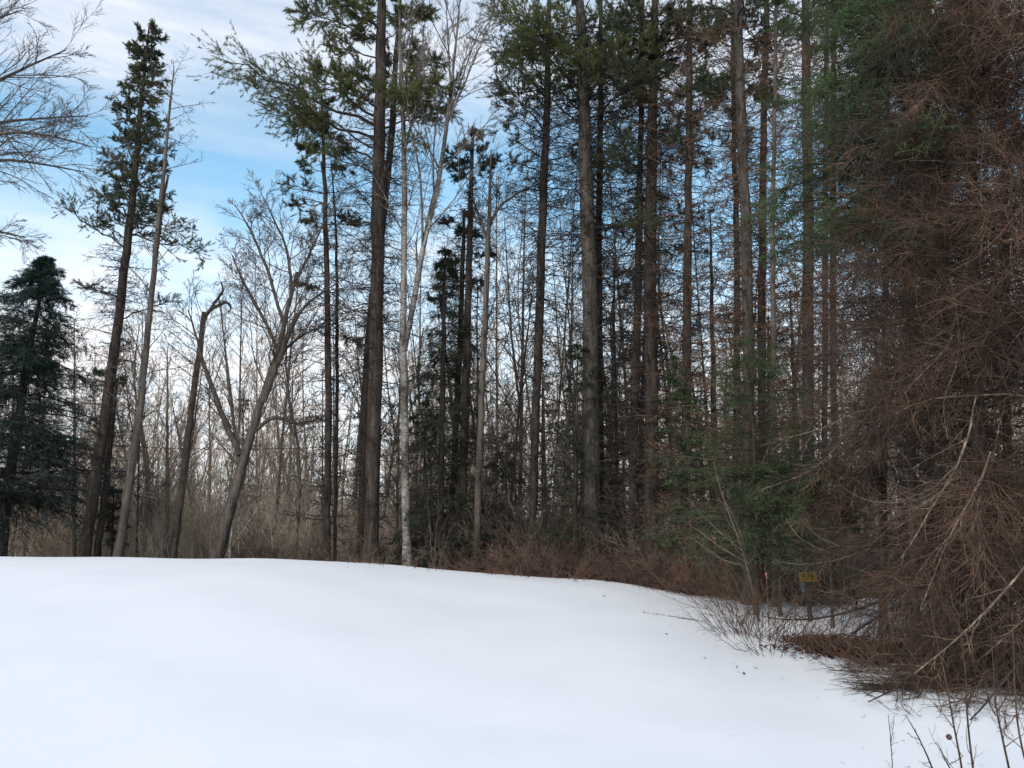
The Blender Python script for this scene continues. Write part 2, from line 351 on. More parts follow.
def dead_branches(root, path, z0, z1, step, Lr, wm, az=None, twigs=9, droop=-.03, name='dead_branches', elev=.05, mat=None, per=(5, 10)):
    """short bare snags and dead limbs left on a conifer trunk below its crown: one bristly part"""
    O, D, Ls, R = [], [], [], []
    for z in np.arange(z0, z1, step):
        a0 = rng.uniform(0, 6.28)
        for k in range(rng.integers(*per)):
            zz = z + rng.uniform(-.12, .12); p = on_path(path, zz); a = a0 + k*2.2 + rng.normal(0, .4)
            if az is not None: a = az + rng.normal(0, .9)
            O.append(p[:3]); D.append([math.cos(a), math.sin(a), elev + rng.normal(0, .22)]); Ls.append(rng.uniform(*Lr)*rng.choice([.35, .7, 1, 1])); R.append(min(p[3]*.3, .009 + .006*Ls[-1]))
    if not O: return
    P, RR = grow(np.array(O), np.array(D), np.array(Ls), np.array(R), 6, droop, .1, .3)
    g = Geo().tubes(P, RR, 3)
    o, T, r, t = sample(P, RR, twigs, .25, 1.0); P2, R2 = grow(o, fork(T, .8, .55), np.repeat(np.array(Ls), twigs)*.38*(1.2 - .7*t)*rng.uniform(.5, 1.3, len(o)), np.maximum(r*.55, .0075), 4, droop, .15); g.tubes(P2, R2, 3)
    o, T, r, t = sample(P2, R2, 4, .2, 1.0); P3, R3 = grow(o, fork(T, .7, .4), np.repeat(np.linalg.norm(P2[:, -1] - P2[:, 0], axis=1), 4)*.5*rng.uniform(.5, 1.3, len(o)), np.maximum(r*.6, .0065), 3, droop, .15); g.tubes(P3, R3, 3)
    return g.build(name, wm, root)

def pine(name, label, tr, Y, top=None, bk='pine', boughs=(), zones=(), dead=(), nm='white_needle', cat='pine tree', group=None, tuft=.12, dens=1.0, n=28):
    path = trace_path(tr, Y, n, top); root = thing(name, label, cat, path[0, :3], group)
    Geo().tubes(path[:, :3], path[:, 3], 12).build('trunk', M[bk], root)
    for b in boughs:                                        # (py on the trunk, px tip, py tip, depth offset, density)
        pa, tx, ty, dy = b[:4]; s = on_path(path, z_at(path, pa, Y)); e = at(tx, ty, Y + dy)
        bough_parts(root, s[:3], e, max(.012, min(s[3]*.45, .009*np.linalg.norm(e - s[:3]) + .012)), M['twig_dark'], M[nm], b[4] if len(b) > 4 else dens, .04, tuft)
    for (pa, pb, cnt, L0, L1, el) in zones:                  # live boughs all round the trunk between two heights (py, or metres when negative-less tuples say so)
        za, zb = (z_at(path, pa, Y) if pa > -900 else path[-1, 2]), z_at(path, pb, Y); a = rng.uniform(0, 6.28)
        if pa <= 0 and top: za = top - .4
        for k in range(cnt):
            f = (k + rng.random())/cnt; z = zb + (za - zb)*f; s = on_path(path, z); a += 2.4 + rng.normal(0, .3); L = (L0 + (L1 - L0)*f)*rng.uniform(.7, 1.25)
            e = s[:3] + L*np.array([math.cos(a), math.sin(a), el + rng.normal(0, .12)])
            bough_parts(root, s[:3], e, max(.01, min(s[3]*.4, .01*L + .008)), M['twig_dark'], M[nm], dens, .03, tuft, bare_in=.14 if L1 < .6 else .34)
    dead_branches(root, path, path[0, 2] + .8, path[0, 2] + 9.5, .3, (.12, .95), M['twig_dark'], None, 5, -.02, 'dead_stubs', .05, None, (2, 5))
    for d in dead: dead_branches(root, path, z_at(path, d[1], Y), z_at(path, d[0], Y), d[2], d[3], M[d[4] if len(d) > 4 else 'twig_dark'])
    return root, path

def spray_conifer(name, label, tr, Y, wbot, wtop, pcrown, nb=70, bk='pine', nm='hem_needle', cat='conifer', top=None, droop=-.10, el=-.05, group=None, leaf=(.075, .018), dens=1.3, az=None, power=.8, n=22, toground=True, rise=.35):
    """hemlock, fir or spruce: drooping boughs clothed in flat sprays"""
    path = trace_path(tr, Y, n, top, toground); root = thing(name, label, cat, path[0, :3], group)
    Geo().tubes(path[:, :3], path[:, 3], 9).build('trunk', M[bk], root)
    zb = z_at(path, pcrown, Y); zt = path[-1, 2] - .05
    f = np.sort(rng.random(nb))**1.2; z = zb + (zt - zb)*f; O = np.array([on_path(path, q) for q in z])
    a = np.arange(nb)*2.4 + rng.normal(0, .4, nb)
    if az is not None: a = az + rng.normal(0, 1.0, nb)
    Lg = (wtop + (wbot - wtop)*(1 - f)**power)*rng.uniform(.45, 1.3, nb)
    D = np.stack([np.cos(a), np.sin(a), el + rise*f + rng.normal(0, .12, nb)], 1)
    P, R = grow(O[:, :3], D, Lg, np.minimum(O[:, 3]*.4, .006 + .006*Lg), 7, droop*.5, .07)
    g = Geo().tubes(P, R, 4); ns = max(6, int(9*dens)); o, T, r, t = sample(P, R, ns, .15, 1.0)
    L2 = np.repeat(Lg, ns)*.40*(1.1 - .75*t)*rng.uniform(.6, 1.2, len(o)) + .08
    P2, R2 = grow(o, fork(T, .85, .8), L2, np.maximum(r*.5, .004), 5, droop, .1); g.tubes(P2, R2, 3)
    o, T, r, t = sample(P2, R2, 4, .2, 1.0); P3, R3 = grow(o, fork(T, .75, .75), np.repeat(L2, 4)*.4*rng.uniform(.6, 1.2, len(o)) + .05, np.full(len(o), .003), 3, droop, .1); g.tubes(P3, R3, 3)
    g.build('branches', M['twig_dark'], root)
    lo, lt = [], []
    for (PP, RR, k) in ((P2, R2, int(10*dens)), (P3, R3, int(7*dens))):
        o, T, _, _ = sample(PP, RR, k, .1, 1.0); lo.append(o); lt.append(T)
    Geo().quads(leaflets(np.concatenate(lo), np.concatenate(lt), leaf[0], leaf[1])).build('foliage', M[nm], root)
    return root, path

def twig_crown(g, P, R, m=(8, 6, 5), Lf=(.5, .45, .45), t0=.3, up=.12, ang=.7, droop=0.0, Labs=None, wob=.12, rmin=.004, lev=3, flat=0.0):
    """three orders of bare branches on the given limbs"""
    Lp = np.linalg.norm(np.diff(P, axis=1), axis=2).sum(1)
    for k in range(lev):
        o, T, r, t = sample(P, R, m[k], t0 if k == 0 else .2, 1.0)
        L = np.repeat(Lp, m[k])*Lf[k]*(1.15 - .65*t)*rng.uniform(.55, 1.25, len(o))
        if k == 0 and Labs: L = rng.uniform(*Labs, len(o))*(1.1 - .5*t)
        P, R = grow(o, fork(T, ang, flat, up), L, np.clip(np.minimum(r*.5, .003 + .009*L), rmin, None), 6 if k == 0 else 4, droop + .01, wob, .35); Lp = L
        g.tubes(P, R, 4 if k == 0 else 3)
    return g
def bare(name, label, tr, Y, limbs=(), top=None, bk='maple', tm='twig_grey', cat='bare tree', m=(9, 6, 4), Lf=(.35, .45, .5), t0=.35, up=.15, group=None, Labs=None, crown=True, n=24, lev=3, ang=.7, droop=0.0, rmin=.005, toground=True, flat=0.0, limb_m=None):
    path = trace_path(tr, Y, n, top, toground); root = thing(name, label, cat, path[0, :3], group)
    Geo().tubes(path[:, :3], path[:, 3], 10).build('trunk', M[bk], root)
    g = Geo(); twig_crown(g, path[None, :, :3], path[None, :, 3], m, Lf, t0, up, ang, droop, Labs, rmin=rmin, lev=lev, flat=flat)
    for lb in limbs:
        lp = trace_path(lb[0], Y, 14, None, False, dY=lb[1] if len(lb) > 1 else 0.0)
        Geo().tubes(lp[:, :3], lp[:, 3], 7).build('limb', M[bk], root)
        twig_crown(g, lp[None, :, :3], lp[None, :, 3], limb_m or (m[0], m[1], m[2]), (.4, .45, .5), .15, up, ang, droop, rmin=rmin, lev=lev, flat=flat)
    if crown: g.build('crown', M[tm], root)
    return root, path

# ------------------------------------------------------------------ the trees one can tell apart, left to right
bare('overhanging_tree', 'bare tree outside the left edge whose fine branches reach into the sky', [(-150, 560, 22), (-135, 300, 17), (-120, 60, 12), (-110, -60, 7)], 18, top=17,
     limbs=[([(-128, 190, 9), (-60, 105, 7), (0, 80, 4), (35, 63, 3), (66, 50, 1.5)],), ([(-130, 210, 9), (-60, 135, 7), (0, 122, 4), (40, 118, 3), (88, 116, 1.5)], .4),
            ([(-130, 230, 9), (-60, 150, 6), (0, 131, 4), (45, 133, 2.6), (92, 147, 1.5)], -.5), ([(-130, 250, 9), (-60, 172, 6), (0, 157, 4), (50, 165, 2.6), (84, 172, 1.5)], .2),
            ([(-126, 160, 8), (-60, 40, 5), (-8, 20, 3), (22, 10, 1.2)], .3), ([(-134, 330, 8), (-60, 240, 5), (-5, 228, 3), (26, 238, 1.2)], .3)],
     m=(5, 5, 4), limb_m=(20, 9, 6), tm='twig_grey', up=.04, ang=.55, cat='bare tree', rmin=.0058, flat=.4)
spray_conifer('hemlock_tree', 'dark green bushy hemlock leaning right at the far left', [(2, 548, 15), (6, 498, 13), (17, 433, 11), (28, 352, 8), (37, 317, 5), (45, 256, 1.5)], 25.5, 3.7, .04, 505, 250, dens=2.1, droop=-.09, cat='hemlock', leaf=(.075, .017), power=.68, el=.02, rise=-.05)
pine('white_pine', 'tall narrow leaning pine with wispy green crown against open sky on the left', [(84, 556, 15), (108, 400, 13), (124, 270, 11), (133, 200, 9), (141, 100, 5), (149, 28, 2)], 25,
     boughs=[(250, 66, 208, 0), (240, 95, 222, .6), (225, 190, 228, 0), (235, 205, 258, -.4), (215, 165, 205, -.7), (218, 100, 190, .8), (300, 82, 285, .3, .6), (320, 175, 300, .3, .5), (380, 95, 372, .2, .6), (376, 122, 384, -.4, 1.4), (170, 100, 160, .4)],
     zones=[(32, 238, 78, 1.25, .42, .5)], dead=[(240, 470, .4, (.5, 1.6))], nm='pine_needle', dens=1.0, tuft=.085)
bare('slim_tree', 'shorter slim dark trunk rising directly behind the tall leaning pine on the left', [(97, 556, 9), (106, 490, 8), (112, 430, 6), (116, 380, 3)], 26.5, bk='pine', tm='twig_dark', m=(10, 4, 3), Lf=(.2, .4, .4), t0=.2, rmin=.006)
spray_conifer('young_hemlock', 'small dark evergreen low between the two leaning trunks at left', [(112, 556, 3), (113, 520, 2.5), (114, 484, 1)], 27.5, .55, .15, 540, 26, dens=1.0)
bare('dead_pole', 'dead leaning pole stripped bare beside the tall narrow pine on the left', [(118, 556, 11), (138, 430, 9), (151, 300, 7), (161, 200, 5.5), (169, 120, 3), (174, 66, 1)], 24.4, bk='pole', tm='twig_grey', m=(60, 6, 4), Lf=(.12, .45, .5), Labs=(.4, 2.3), t0=.25, ang=1.0, up=.02, rmin=.007,
     limbs=[([(157, 248, 6), (163, 200, 5), (168, 176, 3)], .3)], limb_m=(3, 2, 2))
bare('hooked_snag', 'crooked snag with a hooked broken top left of the leaning maple', [(173, 557, 10), (184, 470, 9), (194, 390, 8), (201, 340, 7), (204, 312, 5)], 26.5, bk='maple', tm='twig_grey',
     limbs=[([(203, 322, 5), (212, 306, 4), (224, 290, 3), (221, 282, 2)], .2), ([(204, 316, 4), (216, 306, 4), (228, 301, 3.5), (233, 309, 2.5), (228, 312, 1.5)], -.2)], m=(18, 6, 4), Lf=(.2, .4, .4), limb_m=(5, 5, 4), rmin=.007)
bare('leaning_maple', 'thick bare maple leaning right with a wide forked crown', [(217, 557, 16.5), (226, 522, 15), (236, 490, 13.5), (244, 458, 12.5), (250, 436, 11), (256, 418, 10), (266, 384, 8.5), (279, 350, 7), (287, 310, 6), (297, 272, 4)], 24.6,
     limbs=[([(240, 455, 9), (228, 430, 8), (214, 392, 7), (203, 362, 5), (196, 335, 3), (188, 310, 1.5)], .6), ([(263, 402, 9), (272, 378, 8), (288, 335, 7), (297, 310, 5), (322, 292, 2), (350, 275, 1)], -.6),
            ([(254, 430, 6), (275, 415, 5), (297, 425, 4), (322, 418, 2)], .5), ([(278, 350, 5), (262, 315, 4), (242, 280, 3), (232, 255, 1.5)], .5), ([(284, 325, 5), (268, 270, 4), (250, 228, 2.5), (235, 205, 1.2)], -.6),
            ([(292, 295, 5), (288, 250, 3.5), (272, 215, 2), (262, 195, 1)], .8), ([(296, 280, 4), (312, 250, 3), (322, 225, 2), (335, 205, 1)], -.3), ([(262, 395, 5), (282, 350, 4), (310, 330, 2.5), (340, 322, 1)], 1.0)],
     m=(12, 8, 6), limb_m=(20, 10, 6), rmin=.0072, up=.10)
bare('birch_stub', 'short white birch stub at the foot of the leaning maple', [(230, 558, 4.5), (230.5, 545, 4), (232, 530, 3), (233, 526, 1.5)], 24.0, bk='birch', crown=False)
pine('slim_pine', 'slim dark pine with sparse upper tufts left of the big dark pine', [(326, 560, 9.5), (328, 440, 9), (328, 330, 8), (325, 200, 6), (323, 128, 4), (322, 95, 2)], 25,
     boughs=[(195, 285, 185, 0), (205, 292, 205, .5), (215, 355, 220, -.3), (225, 358, 226, .3), (225, 305, 220, -.5), (280, 300, 287, .3, .6), (150, 300, 150, .3), (160, 345, 150, -.2), (330, 360, 345, .3, .4)],
     zones=[(100, 180, 7, 1.1, .5, .2)], dead=[(180, 520, .5, (.5, 1.7))], nm='pine_needle', tuft=.11)
bare('slim_tree', 'thin dark stem close against the slim pine on its right', [(334, 560, 5), (337, 440, 5), (337, 300, 4.5), (336, 225, 3), (331, 160, 1.5)], 25.8, bk='pine', tm='twig_dark', m=(34, 7, 4), Lf=(.12, .4, .4), t0=.2, rmin=.007, Labs=(.5, 1.8), ang=1.0)
big, bigp = pine('white_pine', 'big dark pine left of the white birch with layered green boughs', [(371, 564, 19), (374, 420, 18), (377, 300, 17.5), (378, 200, 16.5), (380, 100, 14.5), (382, 0, 12)], 24, top=21,
     boughs=[(128, 222, 62, -1.0, 1.1), (140, 258, 92, .4, 1.3), (150, 292, 105, -.5, 1.4), (118, 300, 70, 1.5, 1.2), (165, 300, 122, .9), (95, 318, 68, -.8, 1.7), (110, 340, 85, -1.5, 1.7), (60, 325, 45, .8, 1.2), (80, 440, 62, .6, 1.7), (95, 452, 85, -.5, 1.7), (110, 430, 100, -1.4, 1.5), (130, 455, 108, 1.0, 1.4),
             (40, 300, 12, .2), (20, 318, -12, .3), (30, 345, 5, -1.4), (45, 420, 8, -.6, .8), (150, 420, 140, -1.2, .8), (175, 310, 150, -1.0, .7), (70, 415, 50, 1.3, 1.6), (85, 350, 72, 1.4, 1.5), (100, 410, 90, -1.9, 1.6)],
     zones=[(-20, 20, 9, 2.6, .6, .25)], dead=[(110, 330, .3, (.6, 2.6)), (330, 520, .6, (.5, 1.8))], dens=1.75)
pine('white_pine', 'dark second pine close behind the big dark pine, leaning right', [(361, 564, 11), (364, 440, 11), (368, 340, 10.5), (380, 240, 10), (391, 150, 9), (396, 60, 7), (400, 0, 5)], 26, top=19,
     zones=[(-20, 120, 8, 2.0, .7, .2)], dead=[(150, 500, .6, (.5, 1.8))], nm='pine_needle', dens=1.1, bk='pine')
bare('white_birch', 'white barked birch forking into two pale stems right of the big dark pine', [(408, 566, 11.5), (405, 480, 10.5), (403.5, 400, 10), (403, 320, 9), (404, 250, 8), (405, 170, 7), (401, 80, 5), (399, 0, 3.5)], 23.8, top=17.5, bk='birch', tm='twig_birch',
     limbs=[([(404, 350, 8), (412, 310, 7.5), (422, 250, 7), (433, 205, 6.5), (441, 170, 6), (449, 112, 5), (454, 60, 3.5), (460, 0, 2)], .5), ([(405, 150, 4), (415, 110, 3), (421, 60, 2), (424, 30, 1)], -.3), ([(402, 110, 4), (408, 60, 3), (413, 30, 1.5)], .3),
            ([(449, 118, 3.5), (462, 90, 2.5), (478, 50, 1.5), (490, 25, 1)], .3), ([(451, 90, 3), (448, 40, 2), (446, 0, 1)], -.4), ([(441, 170, 3), (465, 145, 2), (492, 118, 1)], -.4), ([(424, 245, 4), (432, 215, 3), (440, 185, 2)], -.5)],
     m=(14, 8, 5), Lf=(.14, .45, .5), t0=.45, limb_m=(13, 9, 6), rmin=.0065, up=.2, ang=.6)
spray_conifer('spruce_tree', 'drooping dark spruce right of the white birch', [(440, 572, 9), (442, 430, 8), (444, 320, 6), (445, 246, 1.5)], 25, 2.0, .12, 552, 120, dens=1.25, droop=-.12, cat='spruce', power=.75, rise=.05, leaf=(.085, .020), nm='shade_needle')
pine('dark_pine', 'dark trunk with a small green tuft high up between spruce and pale pole', [(461, 572, 11), (465, 420, 10.5), (468, 300, 9.5), (471, 200, 7), (473, 130, 3)], 25.2, boughs=[(170, 445, 150, .2), (165, 492, 160, -.2), (180, 455, 178, -.5)],
     zones=[(130, 185, 10, .9, .5, .4)], dead=[(190, 540, .45, (.5, 1.9))], nm='hem_needle', tuft=.11)
pine('dark_pine', 'dark trunk just right of the drooping spruce, half hidden by it', [(452, 572, 9), (456, 420, 8.5), (462, 300, 7), (464, 210, 4)], 26.0, dead=[(230, 540, .5, (.5, 1.6))], zones=[(212, 300, 10, 1.3, .6, .1)], nm='hem_needle')
bare('pale_pole', 'slim pale trunk between the dark tufted pine and the slender dark pine', [(475, 572, 9), (479, 470, 8.5), (484, 350, 8), (488, 250, 7), (490, 195, 4), (491, 150, 2)], 24.5, bk='pole', tm='twig_dark', m=(40, 8, 5), Lf=(.14, .4, .45), t0=.2, Labs=(.6, 2.3), ang=.9, rmin=.007,
     limbs=[([(489, 225, 5), (500, 205, 4), (522, 190, 2.5), (545, 182, 1)], .4), ([(488, 240, 4), (478, 215, 3), (470, 190, 1.5)], .5)])
pine('slender_pine', 'slender dark pine left of the mottled thick pine with wide feathery boughs', [(531, 576, 11), (535, 430, 11), (540, 300, 11), (543, 200, 10.5), (547, 120, 9.5), (548, 40, 7), (549, 0, 6)], 25, top=19.5,
     boughs=[(135, 495, 70, -.4, 1.0), (145, 505, 105, .4), (120, 498, 92, -.8), (115, 520, 72, 1.0), (160, 500, 128, .3), (165, 590, 150, .3, .8), (110, 590, 95, -.5), (175, 512, 160, .8, .7), (100, 485, 45, .5), (90, 515, 30, -1.2), (80, 590, 50, 1.2)],
     zones=[(-20, 95, 9, 2.2, .7, .2)], dead=[(90, 300, .28, (.6, 2.6)), (300, 540, .5, (.6, 2.2))], nm='pine_needle', dens=.75)
pine('mottled_pine', 'thickest pine with mottled grey bark and bright green boughs up high', [(593, 580, 24), (592, 470, 22), (591, 380, 21.5), (590, 300, 21), (587, 200, 19), (584, 110, 16), (582, 50, 14), (580, 0, 12)], 24.2, top=22, bk='pine_grey',
     boughs=[(95, 520, 8, -2.0, 1.24), (105, 528, 25, -2.4, 1.24), (90, 500, 15, -1.2, 0.99), (115, 515, 52, -1.6, 1.12), (70, 545, 12, -2.4, 1.12), (90, 640, 38, -1.8, 1.18), (100, 652, 46, -1.2, 1.12), (85, 575, 50, -2.3, 0.99), (60, 620, 15, .4, 1.2), (120, 650, 75, .6), (130, 535, 85, 1.0), (55, 560, -10, -1.5, 0.99), (110, 615, 45, -2.2, 1.05), (140, 640, 95, -.6, .8), (50, 610, -5, -1.8, 0.93)],
     zones=[(-20, 40, 11, 3.0, .8, .2)], dead=[(30, 250, .3, (.6, 3.0)), (250, 560, .7, (.3, 1.05))], dens=1.25)
pine('dark_pine', 'darker pine stem hugging the right side of the mottled thick pine', [(602, 580, 9), (600, 400, 9), (599, 250, 8.5), (600, 150, 8), (601, 60, 6.5), (601, 0, 5)], 25.2, top=18.5, zones=[(-20, 70, 8, 2.2, .7, .15)], dead=[(40, 300, .28, (.5, 2.4)), (300, 540, .5, (.5, 2.0))], nm='pine_needle', dens=.8)
pine('dark_pine', 'first of two close dark pines right of the mottled thick pine', [(630, 584, 11), (634, 430, 10.5), (638, 300, 10), (640, 180, 8), (642, 60, 6), (643, 0, 5)], 24.6, top=18.5, zones=[(-20, 60, 7, 2.2, .7, .15), (60, 250, 12, 1.7, 1.9, .0)], dead=[(20, 560, .34, (.5, 2.3))], nm='pine_needle', dens=.7)
pine('dark_pine', 'second and thicker of two close dark pines right of the mottled pine', [(652, 586, 19), (652, 440, 18), (650, 300, 17), (651, 180, 15), (653, 90, 12), (655, 0, 10)], 23.6, top=20,
     boughs=[(120, 690, 90, -.5, .8), (70, 685, 15, -1.0, 1.3), (60, 720, 22, -.8, 1.3), (150, 615, 130, -.4, .8)], zones=[(-20, 60, 9, 2.6, .8, .15), (70, 260, 12, 1.9, 2.1, .0)], dead=[(20, 560, .32, (.6, 2.6))], nm='pine_needle', bk='pine')
pine('reddish_pine', 'straight reddish pine standing alone between two darker clusters right of centre', [(684, 588, 12), (686, 450, 11.5), (687, 300, 11), (689, 150, 9.5), (690, 0, 7)], 22.8, top=18.5, bk='pine_red',
     boughs=[(70, 735, 18, -.8, 1.4), (60, 715, 35, .5, 1.4), (90, 740, 75, -.4, 1.2), (105, 700, 82, -1.0, 1.2)], zones=[(-20, 50, 8, 2.3, .7, .15), (60, 170, 8, 1.8, 1.8, .0)], dead=[(20, 540, .32, (.5, 2.2), 'twig_brown')], nm='pine_needle')
pine('reddish_pine', 'thick pale flecked pine, leftmost trunk of the tight cluster right of centre', [(750, 590, 17), (749, 450, 15), (748, 300, 14.5), (744, 180, 13), (740, 80, 12), (738, 0, 11)], 19.5, top=17.5, bk='pine_grey',
     boughs=[(120, 775, 85, -.5, 1.4), (110, 700, 75, -.6, 1.2), (90, 770, 100, .6, 1.3)], zones=[(-20, 30, 8, 2.4, .8, .15)], dead=[(20, 540, .36, (.4, 2.2), 'twig_brown')], nm='pine_needle', tuft=.1)
pine('dark_pine', 'dark trunk behind the pale flecked pine, on its left side', [(735, 590, 9), (737, 400, 8.5), (737, 250, 8), (734, 120, 6), (732, 0, 5)], 24.5, top=17.5, zones=[(-20, 120, 7, 2.0, .7, .1)], dead=[(60, 540, .4, (.5, 1.9))], nm='pine_needle')
pine('reddish_pine', 'middle trunk of the tight cluster, just right of the pale flecked pine', [(763, 592, 11), (762, 400, 10.5), (762, 250, 10), (764, 120, 8.5), (767, 0, 7)], 20.5, top=17, bk='pine_red', zones=[(-20, 60, 7, 2.0, .7, .1)], dead=[(20, 540, .4, (.5, 1.9), 'twig_brown')], nm='pine_needle', tuft=.1)
bare('slim_tree', 'thinnest trunk of the tight cluster with a pale upper stem', [(775, 595, 7), (773, 400, 6.5), (773, 250, 6), (774, 120, 5), (776, 0, 4)], 18.8, top=15, bk='pole', tm='twig_brown', m=(60, 9, 5), Lf=(.1, .4, .45), Labs=(.5, 2.0), t0=.15, ang=1.1, rmin=.0055)
pine('reddish_pine', 'thick brown pine rising behind the overhanging green fir boughs', [(808, 592, 15), (808, 430, 14), (808, 300, 13.5), (808, 180, 13), (806, 60, 11), (805, 0, 10)], 18.8, top=17, bk='pine_red', zones=[(-20, 30, 7, 2.2, .7, .15)], dead=[(20, 540, .36, (.4, 2.0), 'twig_brown')], nm='pine_needle', tuft=.1)
bare('slim_tree', 'left of two slim brown trunks right of the thick brown pine', [(824, 595, 8), (825, 430, 7.5), (825, 250, 7), (826, 100, 5.5), (827, 0, 4)], 20.5, top=15, bk='pine_red', tm='twig_brown', m=(60, 9, 5), Lf=(.1, .4, .45), Labs=(.5, 1.9), t0=.15, ang=1.1, rmin=.0055)
bare('slim_tree', 'right of two slim brown trunks right of the thick brown pine', [(836, 595, 9), (834, 430, 8.5), (833, 250, 8), (833, 100, 6.5), (834, 0, 5)], 18.5, top=15, bk='pine_red', tm='twig_brown', m=(60, 9, 5), Lf=(.1, .4, .45), Labs=(.5, 1.9), t0=.15, ang=1.1, rmin=.0055)
bare('slim_tree', 'slim brown trunk seen through the twigs left of the tangled dead spruce', [(912, 600, 12), (911, 450, 11), (907, 300, 10.5), (905, 180, 9), (903, 60, 7), (902, 0, 6)], 15.5, top=12.5, bk='pine_red', tm='twig_brown', m=(70, 9, 5), Lf=(.1, .4, .45), Labs=(.5, 2.0), t0=.12, ang=1.1, rmin=.0045)

# near fir whose green boughs overhang at the upper right, and the young firs
spray_conifer('fir_tree', 'green fir overhanging the upper right with thick fresh foliage', [(915, 650, 12), (912, 430, 11), (908, 260, 10), (904, 120, 8), (900, 0, 7)], 11.4, 1.75, 1.2, 250, 96, bk='pine_red', nm='fir_needle', top=9.8, el=-.05, droop=-.05, leaf=(.06, .013), dens=2.4, cat='fir', power=.4, az=math.pi + .35)
pine('olive_pine', 'olive tinted pine at the top right whose lowest boughs cross the sky', [(930, 630, 10), (930, 400, 9), (928, 200, 8), (926, 0, 7)], 13.6, top=12.5, bk='pine_red', boughs=[(10, 985, 8, -1.0, 1.2), (20, 895, 25, -1.2, 1.2), (15, 945, 30, -1.8, 1.3), (5, 1010, 28, -.6, 1.2), (0, 880, 5, -.6, 1.2), (60, 960, 70, -.8, .8), (70, 905, 82, -.8, .9)], zones=[(-20, 20, 8, 1.6, .8, .1)], dead=[(20, 560, .3, (.4, 1.8), 'twig_deep')], tuft=.09)
spray_conifer('young_fir', 'young green fir behind the sapling, middle height between trunks', [(757, 600, 6), (756, 500, 5), (753, 420, 3.5), (748, 346, 1.2)], 17.0, 2.3, .3, 560, 84, nm='fir_needle', dens=1.15, cat='fir', droop=-.04, el=.05, leaf=(.065, .013), bk='pine_red', power=.6)
spray_conifer('young_fir', 'small bright green fir left of the young fir, crown pale at the tip', [(692, 580, 4), (690, 490, 3.5), (686, 420, 2.5), (676, 356, 1)], 22.0, 1.15, .2, 540, 50, nm='fir_needle', dens=1.2, cat='fir', leaf=(.075, .018), bk='pine_red', power=.7)
spray_conifer('young_fir', 'low vivid green fir bush left of the yellow number sign', [(780, 605, 5), (779, 550, 4), (777, 500, 2.5), (771, 462, 1)], 16.6, 1.5, .35, 548, 44, nm='fir_needle', dens=1.25, cat='fir', leaf=(.065, .014), bk='pine_red', power=.5)
spray_conifer('young_fir', 'small green fir half lost in brown twigs right of the fir bush', [(832, 605, 4), (830, 540, 3), (828, 495, 2), (826, 462, 1)], 14.8, .5, .2, 520, 30, nm='fir_needle', dens=1.1, cat='fir', leaf=(.07, .024), bk='pine_red', power=.5)
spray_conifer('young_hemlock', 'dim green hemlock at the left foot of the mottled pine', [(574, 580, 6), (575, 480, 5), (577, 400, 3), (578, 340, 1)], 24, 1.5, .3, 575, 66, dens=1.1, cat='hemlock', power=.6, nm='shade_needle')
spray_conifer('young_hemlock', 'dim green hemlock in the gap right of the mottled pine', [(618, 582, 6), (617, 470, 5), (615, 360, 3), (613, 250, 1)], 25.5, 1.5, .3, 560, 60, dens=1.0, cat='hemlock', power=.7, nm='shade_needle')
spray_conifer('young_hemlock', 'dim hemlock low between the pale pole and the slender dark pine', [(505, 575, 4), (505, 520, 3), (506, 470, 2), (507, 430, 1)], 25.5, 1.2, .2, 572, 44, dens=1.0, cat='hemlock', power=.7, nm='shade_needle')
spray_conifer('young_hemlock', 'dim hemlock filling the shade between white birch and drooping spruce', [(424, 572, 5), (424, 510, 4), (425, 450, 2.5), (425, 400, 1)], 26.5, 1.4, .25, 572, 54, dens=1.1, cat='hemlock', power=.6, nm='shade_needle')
spray_conifer('young_spruce', 'small dark spruce far back left of the leaning maple', [(243, 556, 4), (243, 500, 3), (243, 440, 2), (243, 395, 1)], 36, 1.3, .15, 555, 60, dens=.9, cat='spruce', nm='pine_needle')
spray_conifer('young_spruce', 'small grey green spruce far back near the dead leaning pole', [(148, 556, 3), (148, 510, 2.5), (148, 470, 1)], 36, 1.0, .15, 555, 40, dens=.8, cat='spruce', nm='pine_needle')
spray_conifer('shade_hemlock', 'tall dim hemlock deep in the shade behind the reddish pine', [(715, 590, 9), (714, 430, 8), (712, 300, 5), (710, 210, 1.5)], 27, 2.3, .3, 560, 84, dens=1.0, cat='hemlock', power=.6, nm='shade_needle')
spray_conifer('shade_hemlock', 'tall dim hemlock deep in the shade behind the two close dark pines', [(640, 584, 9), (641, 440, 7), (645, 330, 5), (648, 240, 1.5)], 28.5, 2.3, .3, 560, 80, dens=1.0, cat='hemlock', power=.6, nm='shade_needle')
spray_conifer('shade_hemlock', 'tall dim hemlock deep in the shade behind the thick brown pine', [(800, 590, 9), (797, 450, 8), (793, 360, 5), (790, 290, 1.5)], 24.5, 2.2, .3, 570, 80, dens=1.0, cat='hemlock', power=.6, nm='shade_needle')

